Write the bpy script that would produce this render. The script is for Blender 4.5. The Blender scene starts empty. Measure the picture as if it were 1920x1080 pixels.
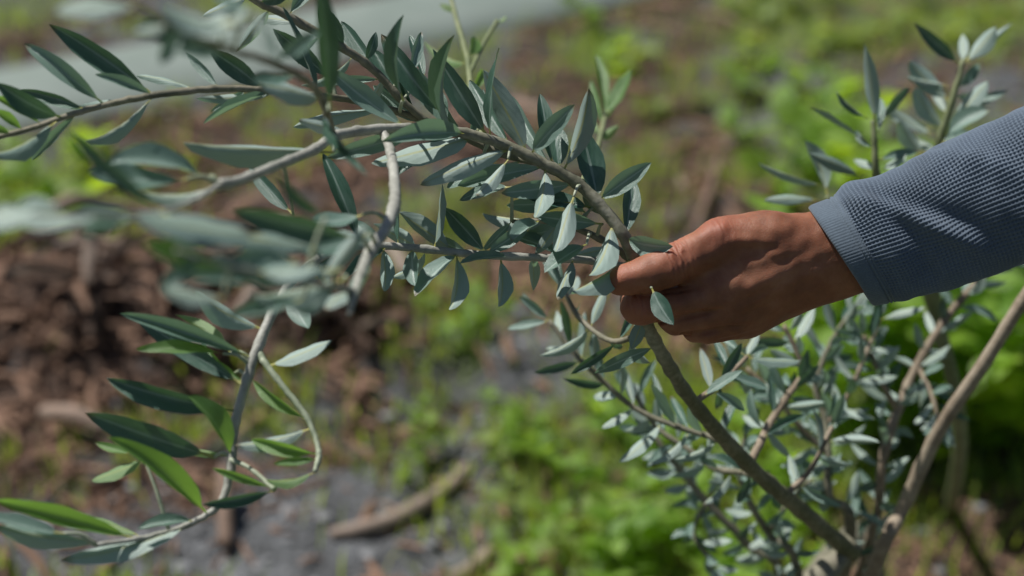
import bpy, bmesh, math, random
import numpy as np
from mathutils import Vector, Matrix, noise
R = math.radians
random.seed(7)
SC = bpy.context.scene
COL = SC.collection

# ------------------------------------------------------------------ camera
CAM_H, PITCH, LENS, FOCUS = 1.30, R(25), 60.0, 1.07
cam_d = bpy.data.cameras.new('camera')
cam = bpy.data.objects.new('camera', cam_d); COL.objects.link(cam)
cam.location = (0, 0, CAM_H); cam.rotation_euler = (math.pi / 2 - PITCH, 0, 0)
cam_d.lens = LENS; cam_d.sensor_width = 36; cam_d.clip_start = 0.05; cam_d.clip_end = 500
cam_d.dof.use_dof = True; cam_d.dof.focus_distance = FOCUS; cam_d.dof.aperture_fstop = 3.8
SC.camera = cam

# ------------------------------------------------------------------ sky, sun, exposure
SUN_EL, SUN_AZ = R(60), R(-64)            # azimuth from +Y, negative = left
sun_dir = Vector((math.sin(SUN_AZ) * math.cos(SUN_EL), math.cos(SUN_AZ) * math.cos(SUN_EL), math.sin(SUN_EL)))
W = bpy.data.worlds.new('World'); SC.world = W; W.use_nodes = True
nt = W.node_tree
sky = nt.nodes.new('ShaderNodeTexSky'); sky.sky_type = 'NISHITA'; sky.sun_disc = False
sky.sun_elevation = SUN_EL; sky.sun_rotation = SUN_AZ
nt.links.new(sky.outputs[0], nt.nodes['Background'].inputs[0])
nt.nodes['Background'].inputs[1].default_value = 0.05
sl = bpy.data.lights.new('sun', 'SUN'); sl.energy = 5.0; sl.angle = R(0.53); sl.color = (1, 0.965, 0.92)
so = bpy.data.objects.new('sun', sl); COL.objects.link(so)
so.rotation_euler = sun_dir.to_track_quat('Z', 'Y').to_euler(); so.location = (-3, 5, 8)
SC.view_settings.view_transform = 'Standard'; SC.view_settings.look = 'None'
SC.view_settings.exposure = 0.1; SC.view_settings.gamma = 1.0
SC.render.engine = 'CYCLES'
SC.cycles.use_denoising = True
SC.cycles.sample_clamp_indirect = 6.0
SC.cycles.max_bounces = 8

# ------------------------------------------------------------------ helpers
FWD = Vector((0, math.cos(PITCH), -math.sin(PITCH))); UPV = Vector((0, math.sin(PITCH), math.cos(PITCH))); RIGHT = Vector((1, 0, 0))
CAMP = Vector((0, 0, CAM_H)); S = 36 / LENS / 1920

def P(x, y, d):
    return CAMP + d * (FWD + (x - 960) * S * RIGHT - (y - 540) * S * UPV)

def ground_at(x, y, z=0.0):
    r = FWD + (x - 960) * S * RIGHT - (y - 540) * S * UPV
    t = (z - CAM_H) / r.z
    return CAMP + r * t

def to_px(p):
    v = Vector(p) - CAMP; d = v.dot(FWD)
    if d < 0.05: return (9999, 9999, d)
    return (960 + v.dot(RIGHT) / d / S, 540 - v.dot(UPV) / d / S, d)

def tag(o, label=None, cat=None, group=None, kind=None):
    if label: o['label'] = label
    if cat: o['category'] = cat
    if group: o['group'] = group
    if kind: o['kind'] = kind
    return o

def mesh_obj(name, verts, faces, mat=None, parent=None, smooth=True):
    me = bpy.data.meshes.new(name); me.from_pydata(verts, [], faces)
    if smooth: me.polygons.foreach_set('use_smooth', [True] * len(me.polygons))
    if mat: me.materials.append(mat)
    me.update()
    return link(name, me, parent)

def link(name, me, parent=None):
    o = bpy.data.objects.new(name, me); COL.objects.link(o)
    if parent is not None: o.parent = parent
    return o

def child_world(o, parent_loc):
    """parent keeps only a translation: child is modelled in world coordinates"""
    o.matrix_parent_inverse = Matrix.Translation(-Vector(parent_loc))

# ------------------------------------------------------------------ materials
def mat_new(name):
    m = bpy.data.materials.new(name); m.use_nodes = True
    n = m.node_tree.nodes; l = m.node_tree.links
    return m, n, l, n['Principled BSDF']

def ramp(n, l, src, stops):
    r = n.new('ShaderNodeValToRGB'); e = r.color_ramp.elements
    while len(e) < len(stops): e.new(0.5)
    for i, (p, c) in enumerate(stops):
        e[i].position = p; e[i].color = (*c, 1)
    l.new(src, r.inputs[0]); return r.outputs[0]

def tex_noise(n, l, scale, detail=4, rough=0.55, coord='Object', vec=None):
    t = n.new('ShaderNodeTexNoise'); t.inputs['Scale'].default_value = scale
    t.inputs['Detail'].default_value = detail; t.inputs['Roughness'].default_value = rough
    if vec is None:
        c = n.new('ShaderNodeTexCoord'); vec = c.outputs[coord]
    l.new(vec, t.inputs['Vector']); return t.outputs['Fac']

def math_n(n, l, op, a, b=None):
    m = n.new('ShaderNodeMath'); m.operation = op
    for i, v in enumerate((a, b)):
        if v is None: continue
        if isinstance(v, (int, float)): m.inputs[i].default_value = v
        else: l.new(v, m.inputs[i])
    return m.outputs[0]

def mixc(n, l, fac, a, b, mode='MIX'):
    m = n.new('ShaderNodeMix'); m.data_type = 'RGBA'; m.blend_type = mode
    for sock, v in ((m.inputs[0], fac), (m.inputs[6], a), (m.inputs[7], b)):
        if isinstance(v, (int, float)): sock.default_value = v
        elif isinstance(v, tuple): sock.default_value = (*v, 1)
        else: l.new(v, sock)
    return m.outputs[2]

def bump(n, l, bsdf, h, strength=0.4, dist=0.002):
    b = n.new('ShaderNodeBump'); b.inputs['Strength'].default_value = strength; b.inputs['Distance'].default_value = dist
    l.new(h, b.inputs['Height']); l.new(b.outputs[0], bsdf.inputs['Normal'])

def leaf_material(name, up_a, up_b, low_a, low_b, trans, trans_col, rough=0.42, petiole=(0.42, 0.40, 0.10)):
    m, n, l, b = mat_new(name)
    oi = n.new('ShaderNodeObjectInfo'); geo = n.new('ShaderNodeNewGeometry')
    uv = n.new('ShaderNodeUVMap'); sep = n.new('ShaderNodeSeparateXYZ'); l.new(uv.outputs[0], sep.inputs[0])
    nz = tex_noise(n, l, 9, 5, 0.6, vec=uv.outputs[0])
    f = math_n(n, l, 'ADD', math_n(n, l, 'MULTIPLY', oi.outputs['Random'], 0.75), math_n(n, l, 'MULTIPLY', nz, 0.35))
    up = mixc(n, l, f, up_a, up_b); low = mixc(n, l, f, low_a, low_b)
    blot = tex_noise(n, l, 3.2, 4, 0.65, coord='Object')
    rr2 = n.new('ShaderNodeMapRange'); rr2.inputs[1].default_value = 0.48; rr2.inputs[2].default_value = 0.72; l.new(blot, rr2.inputs[0])
    up = mixc(n, l, math_n(n, l, 'MULTIPLY', rr2.outputs[0], 0.35), up, low_a)
    # midrib: pale line along the middle (v = 0.5)
    dist = math_n(n, l, 'ABSOLUTE', math_n(n, l, 'SUBTRACT', sep.outputs[1], 0.5))
    rib = math_n(n, l, 'LESS_THAN', dist, 0.048)
    up = mixc(n, l, math_n(n, l, 'MULTIPLY', rib, 0.6), up, low_b)
    low = mixc(n, l, math_n(n, l, 'MULTIPLY', rib, 0.5), low, petiole)
    col = mixc(n, l, geo.outputs['Backfacing'], up, low)
    pet = n.new('ShaderNodeMapRange'); pet.inputs[1].default_value = 0.14; pet.inputs[2].default_value = 0.10
    l.new(sep.outputs[0], pet.inputs[0])
    col = mixc(n, l, pet.outputs[0], col, petiole)
    tipf = n.new('ShaderNodeMapRange'); tipf.inputs[1].default_value = 0.90; tipf.inputs[2].default_value = 0.97; l.new(sep.outputs[0], tipf.inputs[0])
    old = math_n(n, l, 'GREATER_THAN', oi.outputs['Random'], 0.78)
    col = mixc(n, l, math_n(n, l, 'MULTIPLY', math_n(n, l, 'MULTIPLY', tipf.outputs[0], old), 0.8), col, (0.16, 0.10, 0.045))
    l.new(col, b.inputs['Base Color'])
    rr = n.new('ShaderNodeMapRange'); rr.inputs[3].default_value = rough; rr.inputs[4].default_value = 0.5
    l.new(geo.outputs['Backfacing'], rr.inputs[0]); l.new(rr.outputs[0], b.inputs['Roughness'])
    b.inputs['Specular IOR Level'].default_value = 0.8
    # side veins + fine grain
    wv = n.new('ShaderNodeTexWave'); wv.inputs['Scale'].default_value = 3.0; wv.inputs['Distortion'].default_value = 2.5
    wv.bands_direction = 'DIAGONAL'; l.new(uv.outputs[0], wv.inputs['Vector'])
    h = math_n(n, l, 'ADD', math_n(n, l, 'MULTIPLY', wv.outputs['Fac'], 0.25), tex_noise(n, l, 60, 3, 0.6, vec=uv.outputs[0]))
    bump(n, l, b, h, 0.34, 0.0014)
    tr = n.new('ShaderNodeBsdfTranslucent'); tr.inputs[0].default_value = (*trans_col, 1)
    mx = n.new('ShaderNodeMixShader'); mx.inputs[0].default_value = trans
    l.new(b.outputs[0], mx.inputs[1]); l.new(tr.outputs[0], mx.inputs[2])
    l.new(mx.outputs[0], n['Material Output'].inputs[0])
    return m

M = {}
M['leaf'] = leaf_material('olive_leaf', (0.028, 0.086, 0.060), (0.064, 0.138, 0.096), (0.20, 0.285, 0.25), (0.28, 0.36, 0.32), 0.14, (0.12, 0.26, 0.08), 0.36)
M['pale'] = leaf_material('olive_leaf_waxy_lit', (0.085, 0.160, 0.125), (0.205, 0.305, 0.260), (0.25, 0.36, 0.315), (0.43, 0.53, 0.48), 0.22, (0.26, 0.44, 0.22), 0.36)  # waxier leaf, with sunlit brightness and sheen put into its colour
M['young'] = leaf_material('olive_leaf_young', (0.065, 0.17, 0.045), (0.14, 0.26, 0.070), (0.20, 0.33, 0.14), (0.29, 0.42, 0.20), 0.40, (0.30, 0.55, 0.07))
M['weed'] = leaf_material('weed_leaf', (0.05, 0.13, 0.012), (0.25, 0.41, 0.03), (0.12, 0.25, 0.04), (0.27, 0.42, 0.06), 0.5, (0.56, 0.80, 0.03), 0.5, (0.12, 0.2, 0.04))
M['weed_yellow'] = leaf_material('weed_leaf_yellow', (0.13, 0.21, 0.03), (0.24, 0.34, 0.05), (0.14, 0.2, 0.06), (0.18, 0.25, 0.08), 0.5, (0.50, 0.62, 0.06), 0.55, (0.16, 0.2, 0.05))

def bark_material(name, a, b_, c, scale=120, rough=0.75):
    m, n, l, b = mat_new(name)
    tc = n.new('ShaderNodeTexCoord')
    f1 = tex_noise(n, l, scale, 5, 0.6, vec=tc.outputs['Object']); f2 = tex_noise(n, l, scale * 0.16, 3, 0.5, vec=tc.outputs['Object'])
    col = ramp(n, l, math_n(n, l, 'ADD', math_n(n, l, 'MULTIPLY', f1, 0.45), math_n(n, l, 'MULTIPLY', f2, 0.55)), [(0.33, a), (0.5, b_), (0.66, c)])
    l.new(col, b.inputs['Base Color']); b.inputs['Roughness'].default_value = rough
    bump(n, l, b, f1, 0.5, 0.0012)
    return m
M['twig'] = bark_material('olive_twig_bark', (0.22, 0.22, 0.185), (0.34, 0.34, 0.295), (0.47, 0.465, 0.41), 260, 0.55)
M['stem'] = bark_material('olive_stem_bark', (0.10, 0.10, 0.065), (0.18, 0.17, 0.115), (0.28, 0.25, 0.19), 200, 0.7)
M['bare'] = bark_material('olive_bare_stem', (0.15, 0.115, 0.075), (0.26, 0.205, 0.145), (0.38, 0.32, 0.24), 160, 0.75)
M['shoot'] = bark_material('shoot_bark', (0.11, 0.14, 0.06), (0.17, 0.20, 0.09), (0.25, 0.27, 0.14), 200, 0.6)
M['greentwig'] = bark_material('young_twig', (0.22, 0.27, 0.17), (0.32, 0.36, 0.25), (0.42, 0.45, 0.34), 200, 0.55)

def chip_material(name, a, b_, c):
    m, n, l, b = mat_new(name)
    oi = n.new('ShaderNodeObjectInfo'); tc = n.new('ShaderNodeTexCoord')
    mp = n.new('ShaderNodeMapping'); mp.inputs['Scale'].default_value = (25, 130, 130); l.new(tc.outputs['Object'], mp.inputs[0])
    f = tex_noise(n, l, 1.0, 5, 0.65, vec=mp.outputs[0])
    g = math_n(n, l, 'ADD', math_n(n, l, 'MULTIPLY', f, 0.55), math_n(n, l, 'MULTIPLY', oi.outputs['Random'], 0.5))
    l.new(ramp(n, l, g, [(0.2, a), (0.5, b_), (0.85, c)]), b.inputs['Base Color']); b.inputs['Roughness'].default_value = 0.85
    bump(n, l, b, f, 0.6, 0.003)
    return m
M['chip'] = chip_material('dead_bark', (0.022, 0.013, 0.008), (0.115, 0.064, 0.040), (0.34, 0.205, 0.135))
M['wood'] = chip_material('weathered_wood', (0.14, 0.085, 0.06), (0.25, 0.175, 0.13), (0.34, 0.28, 0.23))

# soil: cover attribute (r = leaf litter, also painted shade at lower right, g = moss/low green, b = pale grey dust)
m, n, l, b = mat_new('soil'); M['soil'] = m
at = n.new('ShaderNodeAttribute'); at.attribute_name = 'cover'
sp = n.new('ShaderNodeSeparateColor'); l.new(at.outputs['Color'], sp.inputs[0])
tc = n.new('ShaderNodeTexCoord')
fa = tex_noise(n, l, 14, 6, 0.65, vec=tc.outputs['Object']); fb = tex_noise(n, l, 70, 4, 0.6, vec=tc.outputs['Object'])
grey = ramp(n, l, fa, [(0.3, (0.032, 0.033, 0.034)), (0.5, (0.092, 0.096, 0.100)), (0.7, (0.18, 0.19, 0.20))])
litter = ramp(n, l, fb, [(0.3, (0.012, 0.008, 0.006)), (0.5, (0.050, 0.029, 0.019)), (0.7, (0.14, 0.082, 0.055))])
green = ramp(n, l, fb, [(0.3, (0.045, 0.06, 0.02)), (0.5, (0.11, 0.15, 0.035)), (0.7, (0.20, 0.25, 0.06))])
def soft(ch, k=0.5):
    s = math_n(n, l, 'ADD', ch, math_n(n, l, 'MULTIPLY', math_n(n, l, 'SUBTRACT', fa, 0.5), 1.6))
    r_ = n.new('ShaderNodeMapRange'); r_.inputs[1].default_value = k - 0.15; r_.inputs[2].default_value = k + 0.2
    l.new(s, r_.inputs[0]); return r_.outputs[0]
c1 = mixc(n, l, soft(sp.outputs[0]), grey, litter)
c2 = mixc(n, l, soft(sp.outputs[1], 0.55), c1, green)
l.new(c2, b.inputs['Base Color']); b.inputs['Roughness'].default_value = 0.95
bump(n, l, b, math_n(n, l, 'ADD', fa, fb), 0.8, 0.02)

m, n, l, b = mat_new('pale_path'); M['path'] = m
f = tex_noise(n, l, 5, 6, 0.6); l.new(ramp(n, l, f, [(0.3, (0.135, 0.172, 0.148)), (0.7, (0.20, 0.238, 0.212))]), b.inputs['Base Color'])
b.inputs['Roughness'].default_value = 0.7; bump(n, l, b, tex_noise(n, l, 60, 4), 0.3, 0.004)

m, n, l, b = mat_new('stone'); M['stone'] = m
oi = n.new('ShaderNodeObjectInfo')
l.new(ramp(n, l, oi.outputs['Random'], [(0.0, (0.16, 0.165, 0.17)), (1.0, (0.33, 0.34, 0.35))]), b.inputs['Base Color']); b.inputs['Roughness'].default_value = 0.55

m, n, l, b = mat_new('grass_blade'); M['grass'] = m
vc = n.new('ShaderNodeAttribute'); vc.attribute_name = 'tint'
l.new(ramp(n, l, vc.outputs['Fac'], [(0, (0.12, 0.19, 0.03)), (0.6, (0.24, 0.34, 0.05)), (1, (0.34, 0.35, 0.10))]), b.inputs['Base Color'])
b.inputs['Roughness'].default_value = 0.6
tr = n.new('ShaderNodeBsdfTranslucent'); tr.inputs[0].default_value = (0.46, 0.60, 0.05, 1)
mx = n.new('ShaderNodeMixShader'); mx.inputs[0].default_value = 0.42
l.new(b.outputs[0], mx.inputs[1]); l.new(tr.outputs[0], mx.inputs[2]); l.new(mx.outputs[0], n['Material Output'].inputs[0])

# skin
m, n, l, b = mat_new('skin'); M['skin'] = m
tc = n.new('ShaderNodeTexCoord')
f1 = tex_noise(n, l, 38, 5, 0.6, vec=tc.outputs['Object']); f2 = tex_noise(n, l, 420, 4, 0.65, vec=tc.outputs['Object'])
col = ramp(n, l, f1, [(0.3, (0.165, 0.060, 0.030)), (0.5, (0.26, 0.102, 0.053)), (0.7, (0.36, 0.165, 0.096))])
vr = n.new('ShaderNodeTexVoronoi'); vr.feature = 'DISTANCE_TO_EDGE'; vr.inputs['Scale'].default_value = 620
mp = n.new('ShaderNodeMapping'); mp.inputs['Scale'].default_value = (1.0, 0.55, 1.0); l.new(tc.outputs['Object'], mp.inputs[0]); l.new(mp.outputs[0], vr.inputs['Vector'])
at = n.new('ShaderNodeAttribute'); at.attribute_name = 'flush'
col = mixc(n, l, math_n(n, l, 'MULTIPLY', at.outputs['Fac'], 0.55), col, (0.38, 0.125, 0.075))
l.new(col, b.inputs['Base Color']); b.inputs['Roughness'].default_value = 0.56
b.inputs['Specular IOR Level'].default_value = 0.42
b.inputs['Subsurface Weight'].default_value = 0.45; b.inputs['Subsurface Radius'].default_value = (1.0, 0.35, 0.18); b.inputs['Subsurface Scale'].default_value = 0.007
h = math_n(n, l, 'ADD', math_n(n, l, 'MULTIPLY', math_n(n, l, 'MINIMUM', vr.outputs['Distance'], 0.12), 3.0), math_n(n, l, 'MULTIPLY', f2, 0.7))
bump(n, l, b, h, 0.32, 0.0006)

m, n, l, b = mat_new('nail'); M['nail'] = m
b.inputs['Base Color'].default_value = (0.42, 0.22, 0.16, 1); b.inputs['Roughness'].default_value = 0.3

# knit
def knit(name, colr, rough=0.9):
    m, n, l, b = mat_new(name)
    tc = n.new('ShaderNodeTexCoord')
    f1 = tex_noise(n, l, 22, 4, 0.6, vec=tc.outputs['Object']); f2 = tex_noise(n, l, 900, 3, 0.6, vec=tc.outputs['Object'])
    k = math_n(n, l, 'ADD', math_n(n, l, 'MULTIPLY', f1, 0.5), math_n(n, l, 'MULTIPLY', f2, 0.5))
    lo = tuple(c * 0.72 for c in colr); hi = tuple(min(1, c * 1.3) for c in colr)
    l.new(ramp(n, l, k, [(0.3, lo), (0.7, hi)]), b.inputs['Base Color'])
    b.inputs['Roughness'].default_value = rough; b.inputs['Specular IOR Level'].default_value = 0.25
    b.inputs['Sheen Weight'].default_value = 0.25; b.inputs['Sheen Roughness'].default_value = 0.5
    bump(n, l, b, f2, 0.35, 0.0005)
    return m
M['sleeve'] = knit('waffle_knit', (0.105, 0.138, 0.180)); M['cuff'] = knit('cuff_knit', (0.102, 0.134, 0.168))

# ------------------------------------------------------------------ ground regions (ground points, found by looking along the ground)
BLOBS = [  # px x, px y, rx, ry, channel, weight
 (150, 610, 330, 110, 0, 1), (470, 600, 220, 90, 0, 1), (110, 800, 230, 90, 0, 1), (720, 600, 190, 65, 0, 1), (380, 760, 130, 70, 0, .8),
 (420, 260, 230, 60, 0, 1), (1080, 150, 150, 55, 0, .9), (1320, 330, 120, 90, 0, .9), (650, 330, 160, 60, 0, .9), (1210, 210, 120, 60, 0, .9),
 (1390, 30, 150, 40, 0, .9), (60, 100, 110, 40, 0, .6), (900, 880, 120, 50, 0, .5), (1800, 960, 180, 70, 0, .7), (560, 410, 200, 60, 0, .7),
 (750, 980, 330, 110, 2, 1), (500, 1050, 330, 70, 2, 1), (1010, 700, 90, 80, 2, 1), (1520, 260, 190, 50, 2, .9), (1450, 150, 120, 40, 2, .8), (1860, 170, 120, 50, 2, .8),
 (130, 370, 190, 70, 1, 1), (150, 460, 170, 50, 1, .9), (1110, 100, 80, 50, 1, 1), (1340, 160, 90, 60, 1, .9), (1680, 40, 370, 75, 1, 1.1),
 (1520, 200, 120, 45, 1, .8), (1470, 330, 130, 50, 1, .9), (850, 720, 120, 50, 1, .6), (640, 840, 150, 40, 1, .45), (1220, 900, 300, 170, 1, 1.1),
 (1750, 680, 260, 200, 1, 1.1), (560, 290, 90, 30, 1, .7), (880, 630, 60, 50, 1, .8), (40, 30, 120, 50, 1, .7), (450, 5, 90, 25, 1, 1), (1180, 330, 120, 90, 1, .6),
 (500, 690, 60, 40, 1, .5), (180, 560, 50, 40, 1, .5),
 (1780, 990, 220, 90, 0, 1.3), (200, 900, 260, 80, 0, .8), (250, 1020, 360, 80, 2, 1.1), (650, 930, 380, 60, 2, 1.1), (860, 860, 150, 70, 2, .9), (620, 760, 130, 50, 2, .6), (950, 430, 200, 90, 0, .9), (700, 480, 250, 70, 0, .9), (1000, 560, 80, 60, 0, .7)]  # first blob: dark litter colour painted in for shade under the right-hand shrub

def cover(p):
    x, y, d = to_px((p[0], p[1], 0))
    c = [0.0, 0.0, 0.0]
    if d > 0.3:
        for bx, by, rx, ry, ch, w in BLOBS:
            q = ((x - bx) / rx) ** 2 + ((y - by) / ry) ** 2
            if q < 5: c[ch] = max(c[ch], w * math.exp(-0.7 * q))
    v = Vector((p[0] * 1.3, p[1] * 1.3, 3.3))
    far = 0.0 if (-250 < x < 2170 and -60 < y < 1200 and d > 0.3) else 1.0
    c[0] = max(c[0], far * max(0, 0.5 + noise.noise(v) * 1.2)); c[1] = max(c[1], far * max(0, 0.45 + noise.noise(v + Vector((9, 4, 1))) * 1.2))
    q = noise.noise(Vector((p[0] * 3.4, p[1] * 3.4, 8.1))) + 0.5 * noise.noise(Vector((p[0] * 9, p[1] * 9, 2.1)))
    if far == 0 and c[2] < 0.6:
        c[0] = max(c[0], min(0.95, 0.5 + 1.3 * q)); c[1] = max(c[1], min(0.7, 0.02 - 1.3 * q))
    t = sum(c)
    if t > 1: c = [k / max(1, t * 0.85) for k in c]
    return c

# pale path crossing behind: straight band on the ground
pa, pb = ground_at(0, 250), ground_at(1215, -5)
pdir = (pb - pa).normalized(); pnor = Vector((-pdir.y, pdir.x, 0))
PATH_W = (ground_at(100, 112) - pa).dot(pnor)

def path_dist(x, y):   # + = inside
    s = (Vector((x, y, 0)) - pa).dot(pnor)
    return min(s, PATH_W - s)

def ground_z(x, y):
    v = Vector((x, y, 0))
    z = 0.024 * noise.noise(v * 2.3) + 0.026 * noise.noise(v * 7.1) + 0.014 * noise.noise(v * 17)
    px, py, d = to_px((x, y, 0))
    if d > 0.3 and abs(px) < 6000:     # the heap of bark litter rises in a low bank
        z += 0.11 * math.exp(-(((px - 330) / 640) ** 2 + ((py - 640) / 100) ** 2))
    if d > 0.3 and abs(px) < 6000:     # hollows between the heaped strips
        z += 0.10 * math.exp(-(((px - 350) / 620) ** 2 + ((py - 650) / 150) ** 2)) * (noise.noise(Vector((x * 5.2, y * 5.2, 4.4))) + 0.5 * noise.noise(Vector((x * 13, y * 13, 1.4))))
    pd = path_dist(x, y)
    k = min(1, max(0, (0.10 - pd) / 0.25))
    return z * k - 0.012 * (1 - k) if pd > -0.15 else z

def axis_vals(lo, hi, a, b_, step):
    v = list(np.arange(a, b_ + 1e-6, step)); s = step; x = b_
    while x < hi: s *= 1.35; x += s; v.append(min(x, hi))
    s = step; x = a
    while x > lo: s *= 1.35; x -= s; v.insert(0, max(x, lo))
    return v
gx = axis_vals(-120, 120, -2.4, 2.4, 0.030); gy = axis_vals(-120, 160, 1.2, 6.6, 0.030)
gv = [(x, y, ground_z(x, y)) for y in gy for x in gx]
nx_ = len(gx)
gf = [(j * nx_ + i, j * nx_ + i + 1, (j + 1) * nx_ + i + 1, (j + 1) * nx_ + i) for j in range(len(gy) - 1) for i in range(nx_ - 1)]
ground = mesh_obj('ground', gv, gf, M['soil']); tag(ground, kind='structure')
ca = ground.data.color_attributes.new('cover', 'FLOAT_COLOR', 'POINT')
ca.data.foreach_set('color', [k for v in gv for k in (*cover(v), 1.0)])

pv, pf = [], []
N = 60
for i in range(N + 1):
    s = -14 + 28 * i / N
    for j, t in enumerate((0, 0.02, 0.5, 0.98, 1)):
        e = 0.03 * noise.noise(Vector((s * 1.7, j * 3.1, 5))) if j in (0, 4) else 0
        q = pa + pdir * (s + 1.5) + pnor * (PATH_W * t + e)
        pv.append((q.x, q.y, 0.004 if j in (1, 2, 3) else -0.02))
pf = [(i * 5 + j, i * 5 + j + 5, i * 5 + j + 6, i * 5 + j + 1) for i in range(N) for j in range(4)]
pf = [tuple(reversed(q)) for q in pf]
path = mesh_obj('path', pv, pf, M['path']); tag(path, kind='structure')

# ------------------------------------------------------------------ generic shapes
def catmull(pts, per=6):
    pts = [np.array(p, float) for p in pts]
    q = [2 * pts[0] - pts[1]] + pts + [2 * pts[-1] - pts[-2]]
    out = []
    for i in range(1, len(q) - 2):
        for k in range(per):
            t = k / per
            a, b_, c, d = q[i - 1], q[i], q[i + 1], q[i + 2]
            out.append(0.5 * ((2 * b_) + (-a + c) * t + (2 * a - 5 * b_ + 4 * c - d) * t * t + (-a + 3 * b_ - 3 * c + d) * t ** 3))
    out.append(pts[-1]); return out

def tube_data(path, sides=10, knob=0.0, seed=0, wob=0.0):
    """path: list of (x,y,z,r)"""
    rnd = random.Random(seed)
    vs, fs = [], []
    n_ = len(path); ref = Vector((0.31, 0.2, 0.93))
    acc = 0; nextk = rnd.uniform(0.015, 0.03)
    for i, p in enumerate(path):
        c = Vector(p[:3]); a = Vector(path[max(0, i - 1)][:3]); b_ = Vector(path[min(n_ - 1, i + 1)][:3])
        t = (b_ - a).normalized()
        u = (ref - t * ref.dot(t)).normalized(); ref = u; v = t.cross(u)
        r = p[3]
        if i: acc += (c - Vector(path[i - 1][:3])).length
        if knob and acc > nextk: r *= 1 + knob; acc = 0; nextk = rnd.uniform(0.014, 0.03)
        for k in range(sides):
            an = 2 * math.pi * k / sides
            rr = r * (1 + wob * rnd.uniform(-1, 1))
            vs.append(tuple(c + (u * math.cos(an) + v * math.sin(an)) * rr))
    for i in range(n_ - 1):
        for k in range(sides):
            k2 = (k + 1) % sides
            fs.append((i * sides + k, i * sides + k2, (i + 1) * sides + k2, (i + 1) * sides + k))
    fs.append(tuple(reversed(range(sides)))); fs.append(tuple((n_ - 1) * sides + k for k in range(sides)))
    return vs, fs

# leaf mesh: unit length on x, unit width on y, upper side +z
def leaf_mesh(name, mat, bend=0.05, side=0.0, fold=0.25, fat=0.85, twist=0.0, shift=0.0, pet=0.105):
    ts = [0, pet * 0.6, pet, pet + 0.05, 0.24, 0.35, 0.47, 0.60, 0.73, 0.85, 0.94, 1.0]
    vs, fs, uvs = [], [], []
    for t in ts:
        if t <= pet: hw = 0.055
        else:
            u = (t - pet) / (1 - pet); w = u ** (1 + shift)
            hw = max(0.012, 0.5 * max(0.0, math.sin(math.pi * min(1, w))) ** fat * (1 - 0.12 * u ** 3))
        z0 = bend * 3 * t * (1 - t) ; y0 = side * 4 * t * (1 - t); tw = twist * (t - 0.5)
        for k in (-1, -0.5, 0, 0.5, 1):
            yy = hw * k; zz = fold * hw * (abs(k) ** 1.3) * 0.45 + 0.010 * math.sin(t * 17 + k * 2) * abs(k)
            y2 = yy * math.cos(tw) - zz * math.sin(tw); z2 = yy * math.sin(tw) * 0.25 + zz * math.cos(tw)
            vs.append((t, y0 + y2, z0 + z2)); uvs.append((t, 0.5 + k * 0.5))
    for i in range(len(ts) - 1):
        for k in range(4):
            a = i * 5 + k; fs.append((a, a + 5, a + 6, a + 1))
    me = bpy.data.meshes.new(name); me.from_pydata(vs, [], fs)
    me.polygons.foreach_set('use_smooth', [True] * len(me.polygons)); me.materials.append(mat)
    ul = me.uv_layers.new(name='UVMap')
    for lp in me.loops: ul.data[lp.index].uv = uvs[lp.vertex_index]
    me.update(); return me

VAR = [(0.03, 0.0, .30, .66, 0, .0), (0.07, .04, .35, .62, .3, .08), (-0.05, -.05, .30, .68, -.3, -.05), (0.09, .0, .40, .72, .2, .05),
       (-0.03, .05, .25, .60, .4, .08), (0.05, -.05, .30, .66, -.4, .12), (0.01, .03, .20, .60, .1, -.08), (0.12, -.03, .45, .68, -.2, .05),
       (0.14, .03, .5, .62, .5, .02), (-0.08, .02, .2, .7, -.5, .1), (0.04, .06, .5, .58, .7, .15), (0.06, -.06, .15, .72, -.7, -.1)]
LEAF = {k: [leaf_mesh('olive_leaf', M[k], *[v[0], v[1], v[2], v[3], v[4], v[5]]) for v in VAR] for k in ('leaf', 'pale', 'young')}

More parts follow.
